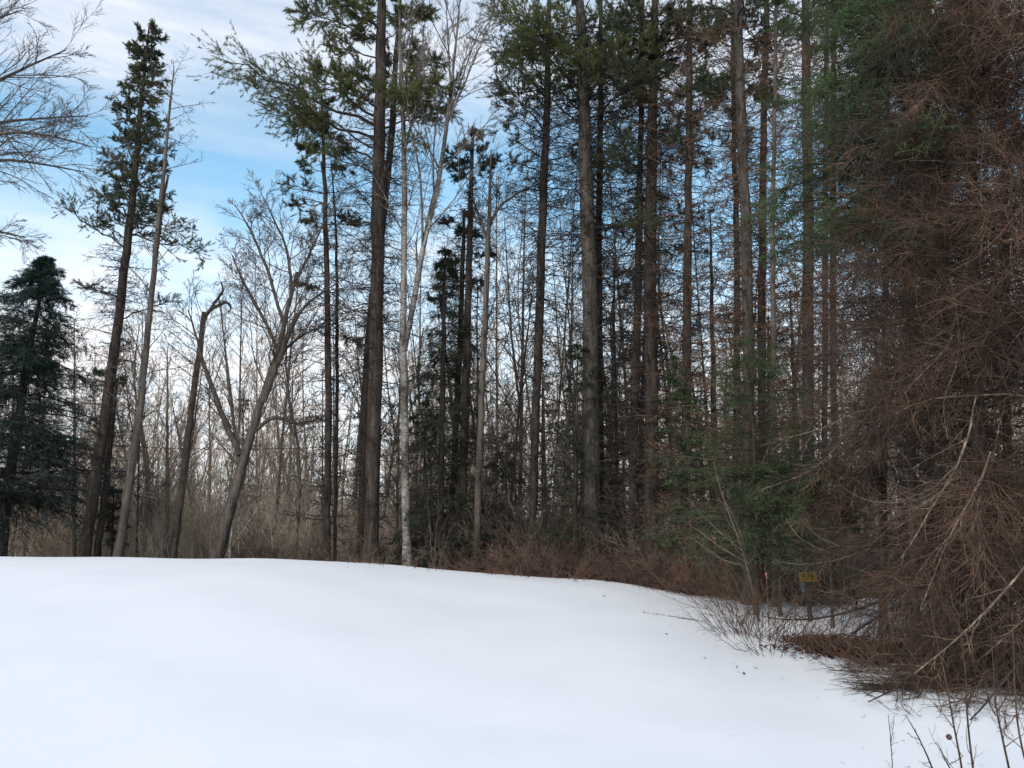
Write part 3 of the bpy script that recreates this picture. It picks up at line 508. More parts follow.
# ------------------------------------------------------------------ bare trees of the second row, each in its own gap
LM = [(8, 'the dark hemlock'), (88, 'the tall narrow pine'), (128, 'the dead pole'), (182, 'the hooked snag'), (240, 'the leaning maple'), (328, 'the slim pine'), (374, 'the big dark pine'), (405, 'the white birch'),
      (443, 'the drooping spruce'), (481, 'the pale pole'), (536, 'the slender pine'), (592, 'the mottled pine'), (652, 'the close dark pines'), (687, 'the lone reddish pine'), (749, 'the pale flecked pine'), (808, 'the thick brown pine'), (912, 'the tangled spruce')]
def back_tree(px, Y, hpx, form, tone, gap, wpx):
    lean = {'straight': 0, 'leaning left': -26, 'leaning right': 26, 'forked': 6, 'crooked': -4}[form]
    b = 560; tr = [(px, b, wpx), (px + lean*.35 + (7 if form == 'crooked' else 0), b - hpx*.4, wpx*.8), (px + lean*.75 - (9 if form == 'crooked' else 0), b - hpx*.75, wpx*.5), (px + lean*1.05, b - hpx, 1)]
    lim = []
    if form == 'forked': lim = [([(px + 2, b - hpx*.38, wpx*.7), (px - 8, b - hpx*.6, wpx*.5), (px - 15, b - hpx*.92, .8)], .5)]
    bk, tm = {'pale': ('sapling', 'twig_light'), 'grey': ('pole', 'twig_light'), 'dark': ('maple', 'twig_grey')}[tone]
    bare('bare_sapling', f'{"thin" if wpx < 4.2 else "sturdy"} {tone} {form} bare tree {gap}', tr, Y, lim, bk=bk, tm=tm, m=(32, 8, 5), Lf=(.20, .42, .48), t0=.15, up=.2, ang=.75, rmin=.0075 if px > 480 else .0062, cat='bare tree', group='bare trees of the second row', n=14, limb_m=(12, 5, 4))
FORMS = ['straight', 'leaning right', 'forked', 'crooked', 'leaning left']; TONES = ['grey', 'pale', 'dark']
for i in range(len(LM) - 1):
    (a, na_), (b_, nb_) = LM[i], LM[i+1]; wgap = b_ - a; cnt = 2 if wgap < 35 else (3 if wgap < 50 else (5 if wgap < 75 else 7))
    if i >= 13: cnt = min(cnt, 4)
    gap = f'between {na_} and {nb_}'
    for k in range(cnt):
        px = a + wgap*(k + .5 + rng.uniform(-.3, .3))/cnt; tall = rng.uniform(170, 330) if px < 480 else rng.uniform(230, 420)
        if px < 230: tall = rng.uniform(140, 260)
        back_tree(px, rng.uniform(28, 37), tall, FORMS[(k + i) % 5], (TONES[(k//5*2 + k + i*2) % 3] if i > 7 else TONES[(k + i) % 2]), gap, rng.uniform(2.6, 5.8))

# ------------------------------------------------------------------ far woods and undergrowth (masses nobody could count)
def far_woods():
    g = Geo(); n = 850; Y = rng.uniform(39, 85, n); px = rng.uniform(-160, 1200, n)
    hm = np.where(px < 420, rng.uniform(6.5, 14, n), rng.uniform(9, 19, n)) ; X = (px - 512)/F*Y/math.cos(PITCH)*.98
    o = np.stack([X, Y, ground(X, Y) - .1], 1); d = np.stack([rng.normal(0, .07, n), rng.normal(0, .07, n), np.ones(n)], 1)
    P, R = grow(o, d, hm, hm*.005 + .025, 9, .02, .045, .15); g.tubes(P, R, 4)
    twig_crown(g, P, R, (22, 6, 3), (.17, .45, .5), .15, .25, .75, 0, rmin=.011)
    g.build('far_woods', M['far']); return g
tag(bpy.data.objects[far_woods() and 'far_woods'], 'far off mass of bare grey brown woods behind the nearer trees', 'woods', kind='stuff')
def far_conifers():
    g = Geo(); n = 90; px = rng.uniform(420, 1250, n); Y = rng.uniform(40, 75, n); X = (px - 512)/F*Y; hm = rng.uniform(6, 15, n)
    o = np.stack([X, Y, ground(X, Y)], 1)
    P, R = grow(o, np.tile([0, 0, 1.], (n, 1)), hm, hm*.01 + .02, 6, .02, .02, .1); g.tubes(P, R, 4)
    oo, T, r, t = sample(P, R, 34, .12, 1.0); L = np.repeat(hm, 34)*.22*(1.08 - t)
    P2, R2 = grow(oo, fork(T, 1.5, 0, -.1), L + .1, np.full(len(oo), .012), 4, -.08, .1)
    o3, T3, _, _ = sample(P2, R2, 9, .1, 1.0); g.quads(leaflets(o3, T3, .42, .16))
    tag(g.build('far_conifer_woods', M['hem_needle']), 'far off mass of dark conifers filling the gaps on the right', 'woods', kind='stuff')
far_conifers()
def undergrowth(name, label, n, p0, p1, y0, y1, h0, h1, mat):
    g = Geo(); px = rng.uniform(p0, p1, n); Y = rng.uniform(y0, y1, n); X = (px - 512)/F*Y
    o = np.stack([X, Y, ground(X, Y)], 1); hh = rng.uniform(h0, h1, n)
    P, R = grow(o, np.stack([rng.normal(0, .2, n), rng.normal(0, .2, n), np.ones(n)], 1), hh, rng.uniform(.009, .018, n), 5, .03, .13); g.tubes(P, R, 3)
    twig_crown(g, P, R, (8, 3), (.38, .45), .15, .15, .7, lev=2, rmin=.0075)
    tag(g.build(name, M[mat], None), label, 'undergrowth', kind='stuff')
undergrowth('pale_undergrowth', 'tangled tan undergrowth under the far woods at left', 4600, -160, 500, 28, 58, 1.2, 4.2, 'far')
undergrowth('brown_undergrowth', 'tangled brown undergrowth filling the shade of the woods at right', 4800, 430, 1180, 25.5, 46, 1.0, 3.4, 'twig_umber')

# ------------------------------------------------------------------ shrubs along the edge of the snow
def shrub(name, label, px, Y, stems, hgt, spread, tm, cat='shrub', group=None, m=(5, 4), arch=-.03, rr=(.004, .008), lev=2, ang=.6, sub=True):
    base = at(px, 560, Y); base[2] = ground(base[0], base[1]); root = thing(name, label, cat, base, group)
    a = rng.uniform(0, 6.28, stems); q = rng.random(stems)**.6*spread*.35
    o = np.stack([base[0] + np.cos(a)*q, base[1] + np.sin(a)*q, np.zeros(stems)], 1); o[:, 2] = ground(o[:, 0], o[:, 1]) - .03
    d = np.stack([np.cos(a)*q/hgt*2.2 + rng.normal(0, .18, stems), np.sin(a)*q/hgt*2.2 + rng.normal(0, .18, stems), np.ones(stems)], 1)
    P, R = grow(o, d, hgt*rng.uniform(.55, 1.2, stems), rng.uniform(*rr, stems), 7, arch, .1, .35)
    g0 = Geo().tubes(P, R, 4); g = g0 if not sub else Geo()
    if sub: g0.build('stems', M[tm], root)
    twig_crown(g, P, R, m, (.4, .45, .45), .2, .1, ang, 0, lev=lev, rmin=rr[0]*.6); g.build('twigs' if sub else 'stems', M[tm], root)
    return root
RB = [(478, 23.6, 'at the foot of the pale pole', 'low'), (505, 23.8, 'just right of the pale pole', 'bushy'), (528, 23.6, 'at the foot of the slender pine', 'low'), (550, 23.4, 'midway between the slender pine and the mottled pine', 'tall'), (572, 23.2, 'at the left foot of the mottled pine', 'bushy'),
      (606, 23.3, 'at the right foot of the mottled pine', 'low'), (626, 23.0, 'at the foot of the first of the close dark pines', 'bushy'), (645, 22.7, 'at the foot of the thicker close dark pine', 'bushy'), (664, 22.6, 'right of the close dark pines', 'tall'), (682, 22.0, 'at the foot of the lone reddish pine', 'dense'),
      (702, 21.4, 'just right of the lone reddish pine', 'dense'), (722, 21.2, 'left of the young pale sapling', 'bushy'), (742, 20.8, 'behind the young pale sapling', 'tall'), (768, 20.5, 'behind the low green fir bush', 'low'), (792, 20.0, 'behind the yellow number sign', 'bushy'), (826, 19.6, 'right behind the yellow number sign', 'tall'), (858, 18.5, 'under the overhanging fir', 'bushy')]
for px, Y, where, sz in RB:
    hh = {'low': .8, 'bushy': 1.1, 'tall': 1.6, 'dense': 1.35}[sz]
    shrub('red_shrub', f'{sz} red brown bare shrub {where}', px, Y, 42, hh*.98, 2.4, 'twig_red', group='red brown shrubs along the woods edge', m=(8, 4), rr=(.007, .011))
TB = [(500, 25.5, 3.0, 'behind the red shrubs right of the pale pole'), (560, 25, 3.4, 'between the slender pine and the mottled pine'), (618, 24.6, 3.6, 'in front of the close dark pines, left side'), (662, 24, 4.0, 'in front of the close dark pines, right side'), (706, 22.6, 3.4, 'between the lone reddish pine and the young sapling'),
      (790, 19.6, 2.6, 'behind the low green fir bush and the sign'), (452, 25.0, 1.8, 'under the drooping spruce'), (350, 25.6, 1.8, 'between the slim pine and the big dark pine'), (392, 24.6, 1.6, 'between the big dark pine and the white birch'), (280, 26.5, 2.4, 'between the leaning maple and the slim pine')]
for px, Y, hh, where in TB:
    shrub('brown_thicket', f'tall brown bare thicket {where}', px, Y, 40, hh*.72, 2.8, 'twig_umber', cat='thicket', group='brown thickets in the woods edge', m=(9, 5, 3), rr=(.008, .012), lev=3)
shrub('pale_stemmed_shrub', 'few pale upright stems left of the drooping spruce on the crest', 437, 23.6, 5, 2.4, .6, 'twig_grey', m=(6, 3), rr=(.009, .014))

# young pale sapling in front of the fir
def line_tree(name, label, cat, stems, Y, mat, branches=True, wk=1.0, group=None, m=(6, 3), dYs=0.0, toground=True, partname='stem', twigmat=None, sub=True, lev=2, Lf=(.2, .45), rmin=.003):
    stems = [[(a, b, w*wk) for a, b, w in q] for q in stems]
    paths = [trace_path(s, Y, 14, None, toground and i == 0, False, dY=dYs) for i, s in enumerate(stems)]
    root = thing(name, label, cat, paths[0][0, :3], group)
    g = Geo()
    for i, p in enumerate(paths):
        s_ = Geo().tubes(p[:, :3], p[:, 3], 6)
        if branches and not sub: twig_crown(s_, p[None, :, :3], p[None, :, 3], m, Lf, .2, .05, .7, 0, lev=lev, rmin=rmin)
        s_.build(partname if i == 0 else 'branch', M[mat], root)
        if branches and sub: twig_crown(g, p[None, :, :3], p[None, :, 3], m, Lf, .2, .05, .7, 0, lev=lev, rmin=rmin)
    if branches and sub: g.build('twigs', M[twigmat or mat], root)
    return root
line_tree('young_sapling', 'young pale forked sapling standing at the edge of the snow left of the sign', 'sapling', [[(755, 602, 3.6), (747, 566, 3.2), (741, 545, 2.6), (731, 518, 2.2), (720, 492, 1.8), (714, 462, 1)], [(747, 562, 2.6), (743, 540, 2.2), (733, 515, 1.8), (722, 495, 1.2)],
    [(745, 562, 2), (717, 545, 1.6), (689, 524, .8)], [(745, 566, 2), (722, 560, 1.6), (689, 536, .8)], [(747, 566, 1.8), (757, 551, 1.4), (757, 531, .8)], [(743, 552, 1.6), (712, 525, 1.2), (686, 497, .6)]], 15.8, 'twig_umber', m=(8, 4), wk=1.0, sub=False)

# ------------------------------------------------------------------ the tangled dead spruces at the right
def tangle_spruce(label, tr, Y, top, nb, az0, azs, zr, Lr, name='dead_spruce', droop=-.08, mat='twig_brown', m=(23, 7)):
    path = trace_path(tr, Y, 24, top); root = thing(name, label, 'dead spruce', path[0, :3])
    Geo().tubes(path[:, :3], path[:, 3], 12).build('trunk', M['pine_red'], root)
    for k in range(nb):
        u = (k + rng.random())/nb; u = u if rng.random() < .6 else u**2.6; z = path[0, 2] + zr[0] + (zr[1] - zr[0])*u; s = on_path(path, z); a = az0 + rng.normal(0, azs); low = z - path[0, 2] < 3.2
        L = rng.uniform(*Lr)*(.95 if low else 1.0)
        d = np.array([[math.cos(a), math.sin(a), rng.normal(.05 if low else .2, .25)]]); dr = droop*rng.uniform(.4, 1.6)*(1.75 if low else 1.1)
        P, R = grow(s[None, :3], d, np.array([L]), np.array([min(s[3]*.35, .005 + .0045*L)]), 10, dr, .07, .3)
        tone = rng.choice([mat, mat, mat, mat, 'twig_deep', 'twig_deep', 'twig_deep', 'twig_deep', 'twig_dark', 'twig_dark']) if low else rng.choice([mat, mat, 'twig_deep', 'twig_deep', 'twig_deep', 'twig_dark'])
        b = Geo().tubes(P, R, 5).build('bough', M['twig_tan' if low and rng.random() < .05 else 'twig_deep'], root)
        g = Geo(); o, T, r, t = sample(P, R, int(m[0]*(1.35 if low else 1.75)), .12, 1.0); L2 = L*.40*(1.15 - .6*t)*rng.uniform(.4, 1.5, len(o))
        P2, R2 = grow(o, fork(T, .85, .2, -.2 if low else -.05), L2, np.maximum(r*.45, .0042)*rng.uniform(.75, 1.5, len(o)), 6, -.09 if low else -.04, .13, .5); g.tubes(P2, R2, 3)
        o, T, r, t = sample(P2, R2, m[1], .15, 1.0); P3, R3 = grow(o, fork(T, .75, .1, -.1 if low else 0), np.repeat(L2, m[1])*.5*rng.uniform(.3, 1.5, len(o)), np.maximum(r*.6, .0030), 4, -.05, .16, .6); g.tubes(P3, R3, 3)
        g.build('twigs', M[tone], b)
    return root
LEFT = math.pi
tangle_spruce('big dead spruce draped in tangled brown twigs near the right edge', [(988, 668, 21), (986, 560, 19), (978, 420, 17), (974, 280, 15), (970, 120, 13), (968, 0, 11)], 10.2, 9.0, 96, LEFT + .45, 1.3, (.5, 9.8), (1.1, 2.6))
tangle_spruce('dead spruce hanging in brown twigs at the very right edge', [(1052, 660, 20), (1048, 500, 18), (1040, 300, 15), (1034, 100, 12), (1030, 0, 11)], 10.9, 9.5, 92, LEFT + .3, 1.2, (.5, 10.6), (1.1, 2.6))
tangle_spruce('dead spruce nearest the camera, mostly outside the right edge', [(1112, 690, 22), (1108, 500, 20), (1100, 300, 17), (1095, 100, 14), (1092, 0, 12)], 9.6, 9.0, 50, LEFT + .1, .6, (.6, 9.8), (1.5, 3.0))
tangle_spruce('thinner dead spruce behind the big tangled one, to its left', [(938, 640, 12), (940, 500, 11), (944, 350, 10), (948, 150, 9), (950, 0, 8)], 12.6, 10.5, 90, LEFT + .2, 1.6, (.9, 10.6), (.8, 2.0))
tangle_spruce('dead spruce farther back with brown twigs at the upper right', [(1010, 640, 12), (1008, 480, 11), (1004, 250, 10), (1002, 0, 8)], 14.2, 12, 96, LEFT, 1.8, (.8, 12.2), (1.2, 2.8))
tangle_spruce('slim dead spruce with brown twigs right of the overhanging fir', [(884, 625, 9), (884, 480, 8), (886, 300, 7), (887, 120, 6), (888, 0, 5)], 14.0, 11.5, 74, LEFT + .6, 1.8, (2.6, 11.4), (.8, 1.9))

# pale branches and vines hanging in the tangle
PALE = [('pale_branch', 'pale curved branch hanging in the tangle above the long straight stick', [(953, 335, 2.2), (944, 353, 2.6), (926, 369, 2.4), (910, 387, 2), (900, 402, 1)], 9.2),
        ('pale_branch', 'pale broken branch slanting just above the pale curved one', [(965, 320, 2), (944, 327, 2.2), (923, 343, 1.8), (908, 352, 1)], 9.4),
        ('pale_branch', 'pale twiggy branch highest on the left side of the tangle', [(932, 255, 1.4), (918, 272, 2.0), (902, 290, 2.2), (882, 309, 1.4)], 10.6),
        ('pale_branch', 'pale bent branch beside the upper trunk of the big dead spruce', [(994, 218, 1.6), (980, 239, 2.4), (968, 262, 2), (958, 266, 1)], 9.6),
        ('pale_branch', 'long straight pale stick pointing left out of the tangle', [(926, 398, 2.4), (905, 403, 3), (880, 409, 2.8), (855, 412, 1.6), (827, 427, 1.2), (790, 436, 1), (757, 446, .8)], 10.4),
        ('pale_branch', 'pale slanting branch in front of the low green fir bush', [(858, 420, 2.2), (835, 448, 2), (813, 471, 1.7), (790, 480, 1.4), (758, 491, 1)], 12.0),
        ('peeling_vine', 'thick peeling vine winding down left of the big dead spruce trunk', [(976, 398, 2.5), (970, 412, 4), (971, 434, 4.4), (963, 452, 5), (955, 471, 5.4), (944, 490, 5), (932, 508, 4), (917, 535, 3), (902, 560, 2)], 9.3),
        ('peeling_vine', 'thick peeling vine crossing low in front of the big dead spruce', [(990, 452, 3), (984, 475, 5.6), (971, 500, 5.4), (959, 517, 4.6), (948, 540, 3.6), (934, 575, 2.8), (920, 610, 2.2)], 9.0),
        ('peeling_vine', 'short kinked peeling vine on the big dead spruce trunk', [(981, 498, 4), (976, 523, 4), (968, 542, 3.4), (976, 558, 2.4)], 9.1),
        ('peeling_vine', 'long peeling branch sloping down left from the right edge', [(1030, 560, 4.4), (1010, 585, 5), (985, 610, 4.8), (965, 632, 4), (940, 655, 2.6), (915, 675, 1.6)], 8.6),
        ('peeling_vine', 'peeling branch reaching the right edge just above the snow', [(1034, 612, 4), (1012, 632, 4.4), (992, 650, 4), (975, 662, 2)], 8.8),
        ('arching_cane', 'long arching cane dipping lowest over the yellow number sign', [(872, 545, 2.6), (840, 561, 2.4), (815, 566, 2), (790, 564, 1.6), (774, 560, 1)], 12.5),
        ('arching_cane', 'arching cane sweeping down from upper left to above the sign', [(866, 562, 2.2), (838, 557, 2.2), (812, 546, 1.8), (796, 536, 1.4), (783, 520, 1)], 12.7),
        ('arching_cane', 'arching cane rising over the sign from the tangle, pale and thin', [(900, 520, 2.2), (870, 545, 2.4), (845, 549, 2), (818, 540, 1.6), (802, 520, 1)], 12.2),
        ('arching_cane', 'dark drooping cane right of the sign reaching the snow', [(915, 560, 2.4), (890, 575, 2.4), (868, 595, 2), (850, 616, 1.4)], 11.6),
        ('arching_cane', 'long cane crossing the tangle level with the fir bush', [(960, 470, 2), (930, 500, 2), (895, 505, 1.8), (860, 500, 1.6), (838, 484, 1)], 10.0),
        ('hanging_vine', 'thin vine hanging beside the upper right trunk', [(985, 120, 1.6), (978, 180, 2), (984, 240, 2), (1000, 290, 1.8), (994, 330, 1.2)], 9.5),
        ('hanging_vine', 'thin vine looping down the middle of the tangle', [(950, 280, 1.6), (962, 320, 2), (956, 370, 2), (940, 400, 1.8), (948, 440, 1.2)], 9.3)]
for nme, lab, tr, Y in PALE:
    pl_ = 'vine' in nme or 'pale' in nme; k_ = .62 if 'peel' in nme else .68
    tr = [(a + rng.normal(0, 1.2), b + rng.normal(0, 1.2), w*k_) for a, b, w in tr]
    line_tree(nme, lab, 'vine' if 'vine' in nme else 'branch', [tr], Y, 'twig_pale' if pl_ else 'twig_umber', m=(9, 4), toground=False, Lf=(.3, .45), rmin=.0024, partname='stem', dYs=.5, sub=False)

# dark dead boughs lying low over the snow, from the tangle towards the sign
LOW = [('low dead bough reaching from the tangle past the sign post', [(905, 590, 4.4), (870, 606, 4), (838, 615, 3.2), (812, 620, 2.4), (775, 620, 1.4), (745, 612, .9)], 12.2),
       ('dark dead bough highest of those beside the sign post', [(900, 578, 3.6), (868, 597, 3), (840, 601, 2.4), (810, 602, 1.8), (785, 601, 1)], 12.6),
       ('low dead bough bending down right of the sign post', [(915, 600, 3.6), (885, 612, 3.2), (860, 628, 2.6), (838, 645, 1.8), (822, 652, 1)], 11.6),
       ('low dead bough sagging onto the snow right of the leaf pile', [(935, 628, 3.2), (912, 648, 3), (895, 672, 2.4), (884, 695, 1.5)], 10.2),
       ('thick dead bough lying slanted across the snow in front of the tangle', [(990, 618, 4), (955, 640, 3.6), (920, 668, 3), (895, 690, 2.2), (868, 702, 1.4)], 9.4),
       ('dead bough dipping to the snow at the right edge', [(1030, 650, 4), (1008, 675, 3.4), (985, 705, 2.4), (970, 720, 1.4)], 8.6)]
for lab, tr, Y in LOW:
    line_tree('dead_bough', lab, 'dead bough', [tr], Y, 'twig_dark', m=(12, 5, 3), toground=False, Lf=(.34, .42, .45), lev=3, rmin=.0025, dYs=-.4, sub=False)

# ------------------------------------------------------------------ briars and bare plants standing in the snow
PL = [(752, 14.2, 1.15, 11, 'widest briar clump left of the sign, arching over the snow'), (736, 13.8, .85, 9, 'briar clump at the left end of the brush, low and wiry'), (772, 13.4, .95, 10, 'briar clump in front of the sign post'), (795, 12.8, .8, 9, 'briar clump between the sign post and the leaf pile'),
      (764, 12.4, .75, 8, 'briar clump nearest the camera left of the leaf pile'), (826, 12.0, .8, 9, 'briar clump growing through the leaf pile'), (858, 11.2, .8, 9, 'briar clump right of the leaf pile'), (890, 10.2, .75, 8, 'briar clump left of the tangled spruce base'), (730, 15.2, .9, 9, 'briar clump farthest back, left of the young sapling')]
for px, Y, hh, st, lab in PL:
    shrub('briar_clump', lab, px, Y, int(st*2.7), hh*1.3, 1.3, 'twig_brown', cat='briar', group='briars standing in the snow', m=(4, 3), arch=-.05, rr=(.0035, .0065), lev=2, ang=.7)
STEMS = [('tall bare stem rising from the bottom edge, left of a twin pair', [[(963, 775, 4), (956, 735, 3.6), (949, 700, 3), (945, 670, 2.4), (935, 640, 1.6), (930, 600, 1)], [(955, 730, 2), (942, 712, 1.6), (930, 700, .8)]], 5.6),
         ('second of two close bare stems at the bottom edge, slightly curved', [[(974, 775, 4.4), (969, 735, 4), (966, 710, 3.4), (967, 690, 3), (965, 660, 2.4), (958, 620, 1.4)], [(967, 708, 2), (975, 690, 1.6), (985, 672, .8)]], 5.7),
         ('forked bare stem standing in the snow near the right edge', [[(1007, 760, 4.6), (1001, 730, 4), (996, 715, 3.6), (994, 690, 3), (993, 655, 2.2), (990, 620, 1.2)], [(996, 716, 3), (988, 700, 2.4), (984, 680, 1.4)], [(997, 712, 2.6), (1008, 695, 2), (1014, 675, 1)]], 6.0),
         ('bare stem leaning against the right edge of the picture', [[(1026, 765, 4.4), (1018, 730, 4), (1015, 700, 3.4), (1014, 660, 2.6), (1012, 610, 1.4)], [(1016, 715, 2.4), (1006, 728, 1.6), (998, 732, .8)]], 5.9),
         ('leaning bare stem with short side twigs left of the seed head', [[(933, 770, 3.6), (925, 750, 3), (919, 738, 2.8), (910, 722, 2.2), (905, 714, 1)], [(920, 740, 1.8), (912, 737, 1.4), (907, 732, .8)]], 5.7),
         ('short bare stem with spreading twigs below the seed head', [[(952, 772, 3), (945, 760, 2.6), (940, 748, 2), (937, 742, 1)], [(948, 765, 1.8), (958, 760, 1.4), (963, 756, .8)]], 5.5),
         ('faint thin twig pair standing alone in the snow', [[(891, 745, 2), (890, 730, 1.6), (888, 715, .8)], [(891, 742, 1.4), (893, 728, 1), (894, 716, .6)]], 6.6)]
for lab, st, Y in STEMS:
    line_tree('bare_plant', lab, 'plant stem', [[(a, b, w*.62) for a, b, w in q] for q in st], Y, 'twig_deep', m=(7, 2), Lf=(.22, .5), group='bare stems in the near snow', rmin=.0012, sub=False)
for px, Y, hh, st, lab in [(905, 8.6, .5, 9, 'wispy weed on the snow left of the twin stems'), (935, 9.0, .55, 10, 'wispy weed directly in front of the tangled spruce base'), (985, 7.6, .6, 9, 'wispy weed between the forked stem and the tangle'), (865, 9.9, .45, 8, 'wispy weed farthest left in front of the tangle'), (1012, 7.4, .65, 10, 'wispy weed at the right edge behind the leaning stem')]:
    shrub('wispy_weed', lab, px, Y, st, hh, .7, 'twig_deep', cat='weed', group='wispy weeds before the tangle', m=(4, 3), sub=False, rr=(.002, .0035), arch=-.05)
def seed_head():
    c = at(949, 737, 5.65); root = thing('dry_seed_head', 'round brown dry seed head on a thin stalk', 'seed head', c)
    th = np.linspace(0, math.pi, 9); P = []
    g = Geo(); zz = np.cos(th)*.019; rr = np.maximum(np.sin(th)*.018, .001); g.tubes(np.stack([np.full(9, c[0]), np.full(9, c[1]), c[2] + zz], 1), rr*(1 + rng.normal(0, .1, 9)), 9)
    o = c + nrm(rng.normal(0, 1, (60, 3)))*.017; g.tris(blades(o, nrm(o - c), .012, 1, .3, .003)); g.build('seed_ball', M['twig_brown'], root)
    e = at(963, 757, 5.6); Geo().tubes(smooth_path([[*c, .0015], [*((c + e)/2 + [0.005, 0, -.002]), .002], [*e, .0024]], 8)[:, :3], np.linspace(.0015, .0026, 8), 5).build('stalk', M['twig_brown'], root)
seed_head()
# creeping briar runners lying on the snow at the left end of the brush
for lab, pts in [('thin runner creeping left over the snow from the briars', [(712, 638, 2), (690, 632, 2), (672, 630, 1.8), (655, 633, 1.4), (645, 636, 1)]), ('curled runner arching low over the snow below the briars', [(716, 645, 1.6), (700, 640, 1.6), (684, 645, 1.4), (682, 655, 1)])]:
    Y = 15.2; line_tree('briar_runner', lab, 'briar', [pts], Y, 'twig_brown', toground=False, m=(14, 4), Lf=(.16, .5), rmin=.003, sub=False)

# ------------------------------------------------------------------ dead leaves and the leaf litter
def leaf_quads(o, s, flat=.35):
    n = len(o); a = rng.uniform(0, 6.28, n); tz = rng.normal(0, flat, (n, 1)); d = nrm(np.concatenate([np.stack([np.cos(a), np.sin(a)], 1), tz], 1)); p = nrm(np.cross(d, nrm(np.array([0, 0, 1.]) + rng.normal(0, flat, (n, 3)))))
    s = (s*rng.uniform(.6, 1.3, n))[:, None]
    up = np.array([0, 0, 1.])*s*.25
    A = np.stack([o - d*s, o - p*s*.55 + up*.5, o + d*s*.1, o + p*s*.55 + up*.5], 1); B = np.stack([o + d*s*.1, o - p*s*.55 + up*.5, o + d*s + up*.6, o + p*s*.55 + up*.5], 1)
    return np.concatenate([A, B])
def litter():
    n = 5200; cs = [(832, 12.7, 1.0), (860, 12.2, .9), (812, 13.4, .7), (905, 11.6, .9), (940, 11.0, .8), (985, 10.1, .7), (890, 12.2, .8), (1020, 10.3, .7)]
    X, Y = [], []
    for px, y, w in cs:
        p = at(px, 560, y); k = int(n*w/6.5); X.append(p[0] + rng.normal(0, .42*w, k)); Y.append(y + rng.normal(0, .26*w, k))
    X = np.concatenate(X); Y = np.concatenate(Y); o = np.stack([X, Y, ground(X, Y) + rng.uniform(.005, .07, len(X))], 1)
    tag(Geo().quads(leaf_quads(o, .045)).build('leaf_litter', M['leaf']), 'dark red brown leaf litter lying under the tangle on the snow', 'leaf litter', kind='stuff')
litter()
for px, py, s, lab in [(666.5, 635, .07, 'single dead leaf farthest left on the open snow'), (705, 659, .08, 'dead leaf alone on the snow below the briar runners'), (756, 669, .11, 'largest red dead leaf at the front of the briars'), (737, 668, .06, 'small dead leaf left of the largest red one'),
                       (744, 675, .06, 'small dark dead leaf nearest the camera below the briars'), (640, 590, .08, 'dead leaf on the snow crest before the close dark pines'), (604, 597, .09, 'thin dead leaf lying on open snow before the mottled pine'), (967, 716, .015, 'tiny dark leaf speck between the near bare stems'), (1022, 729, .05, 'dark dead leaf at the right edge on the snow')]:
    d = ray(px, py); tt = np.linspace(3, 26, 900); P = EYE + d[None]*tt[:, None]/d[1]; k = np.argmax(P[:, 2] < ground(P[:, 0], P[:, 1])); c = P[k] if k else P[-1]
    c[2] = ground(c[0], c[1]) + .015
    tag(Geo().quads(leaf_quads(np.array([c]), s*.5, .35)).build('dead_leaf', M['leaf'], None, c), lab, 'leaf', 'single dead leaves on the snow')

def debris():
    n = 2600; px = rng.uniform(300, 1100, n); Y = 22.3 - rng.exponential(1.6, n)*np.where(px > 640, 2.6, .8); Y = np.clip(Y, 5, 23); X = (px - 512)/F*Y
    keep = (rng.random(n) < np.clip((px - 380)/700, .06, .8)*np.exp(-np.maximum(0, (1.6 + .10*Y) - X)/.8)); X, Y = X[keep], Y[keep]; n = len(X)
    o = np.stack([X, Y, ground(X, Y) + .008], 1); a = rng.uniform(0, 6.28, n); d = np.stack([np.cos(a), np.sin(a), rng.normal(0, .12, n)], 1)
    P, R = grow(o, d, rng.exponential(.025, n) + .01, rng.uniform(.0012, .003, n), 3, 0, .25, .5)
    tag(Geo().tubes(P, R, 3).build('twig_litter', M['twig_deep']), 'scattered bits of twig and needle on the snow near the woods', 'twig litter', kind='stuff')
debris()
def dry_grass():
    n = 900; px = rng.uniform(330, 760, n); az = np.arctan((px - 512)/F/math.cos(PITCH)*.985); r = np.interp(az, _azf, _rcf) + rng.normal(-.05, .45, n) - np.where(rng.random(n) < .15, rng.exponential(.8, n), 0)
    cl = np.sin(px*.09)+np.sin(px*.23+1) > -.3; X, Y = (r*np.sin(az))[cl], (r*np.cos(az))[cl]; n = len(X); o = np.stack([X, Y, ground(X, Y) - .02], 1)
    P, R = grow(o, np.stack([rng.normal(0, .5, n), rng.normal(0, .5, n), np.ones(n)], 1), rng.exponential(.11, n) + .05, rng.uniform(.004, .008, n), 5, -.06, .12, .4)
    tag(Geo().tubes(P, R, 3).build('dry_grass', M['twig_red']), 'sparse dry grass tips poking through the snow along the crest', 'grass', kind='stuff')
dry_grass()

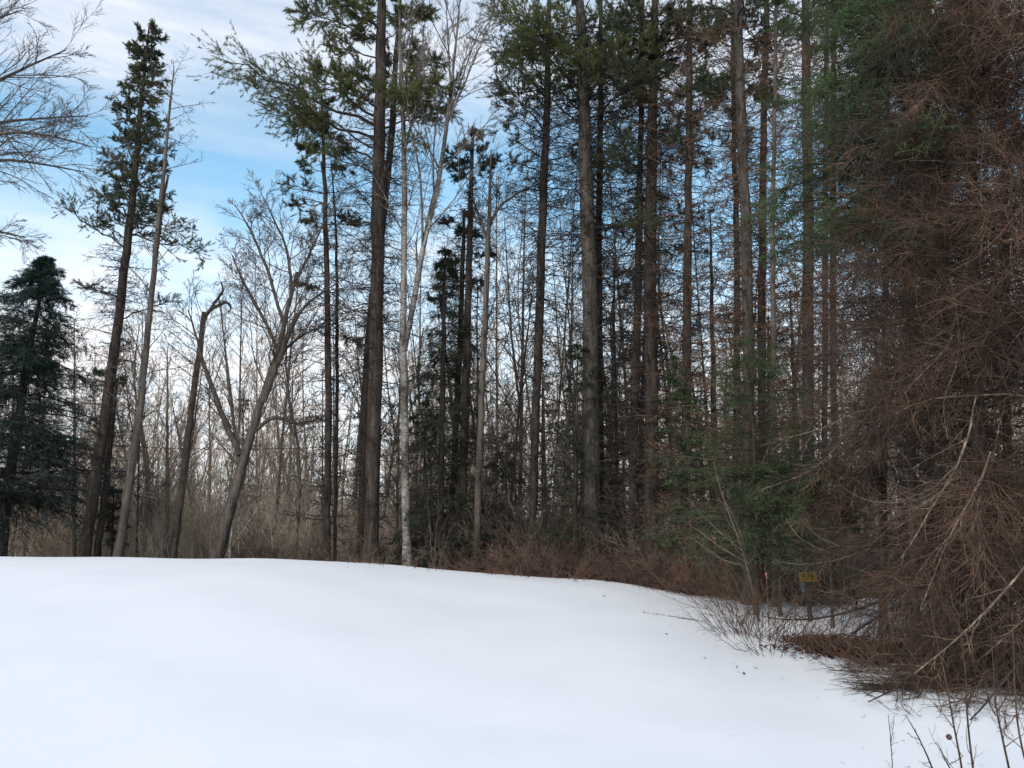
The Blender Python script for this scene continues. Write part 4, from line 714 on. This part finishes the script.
# ------------------------------------------------------------------ the yellow number sign, pink ribbon, wire
def sign():
    Y = 15.6; b = at(808.5, 600, Y); gz = float(ground(b[0], Y)); c = at(808, 577, Y)
    root = thing('number_sign', 'small yellow house number sign on a dark post at the woods edge', 'sign', (b[0], Y, gz))
    post = Geo().box((b[0] + .015, Y + .03, (gz + c[2] - .04)/2), (.038, .022, (c[2] - .04 - gz)/2 + .04)).build('post', plain('dark_post', (.03, .026, .024)), root)
    Geo().box((b[0] - .085, Y + .02, c[2] - .185), (.035, .012, .085)).build('reflector', plain('teal_reflector', (.05, .10, .115), .35), root)
    Geo().box((b[0] + .085, Y + .03, c[2] - .17), (.022, .014, .07)).build('bracket', plain('black_bracket', (.012, .012, .012)), root)
    pl = Geo().box(c, (.165, .008, .088)).build('plate', plain('yellow_plate', (.17, .105, .016), .7, .55), root)
    cu = bpy.data.curves.new('digits', 'FONT'); cu.body = '576'; cu.align_x = 'CENTER'; cu.align_y = 'CENTER'; cu.size = .165; cu.extrude = .002; cu.offset = .004
    to = bpy.data.objects.new('tmp', cu); COL.objects.link(to); bpy.context.view_layer.update()
    me = bpy.data.meshes.new_from_object(to.evaluated_get(bpy.context.evaluated_depsgraph_get())); bpy.data.objects.remove(to)
    ob = bpy.data.objects.new('lettering', me); COL.objects.link(ob); me.materials.clear(); me.materials.append(plain('brown_lettering', (.09, .045, .015), .5)); ob.parent = pl
    ob.location = (c[0] - b[0], c[1] - .0115 - Y, c[2] - gz); ob.rotation_euler = (math.pi/2, 0, 0)
sign()
def ribbon():
    c = at(766, 574, 15.4); root = Geo(); t = np.linspace(0, 2*math.pi, 9)
    P = np.stack([c[0] + .014*np.cos(t), c[1] + .008*np.sin(t), c[2] + .018*np.sin(t)], 1); root.tubes(P, np.full(9, .009), 6); root.tubes(np.stack([c, c + [.012, 0, -.05], c + [.02, .004, -.085]]), np.array([.012, .009, .006]), 5)
    tag(root.build('pink_ribbon', plain('pink_ribbon_cloth', (.5, .2, .19)), None, c), 'tiny pink ribbon tied to a twig left of the sign', 'ribbon')
    line_tree('ribbon_twig', 'upright brown twig carrying the pink ribbon', 'plant stem', [[(768, 606, 1.6), (767, 590, 1.4), (766, 572, 1.2), (764, 556, .7)]], 15.42, 'twig_red', m=(4, 2), sub=False)
ribbon()
def wire():
    a = at(103, 445, 25); b = at(328, 447, 25); t = np.linspace(0, 1, 24)[:, None]; P = a + (b - a)*t; P[:, 2] -= .10*4*(t[:, 0]*(1 - t[:, 0]))
    tag(Geo().tubes(P, np.full(24, .011), 6).build('cable', plain('black_cable', (.02, .02, .02)), None, P[0]), 'thin dark cable strung from the tall narrow pine to the slim pine', 'cable')
wire()
for o in bpy.data.objects:
    if '_o' in o: del o['_o']
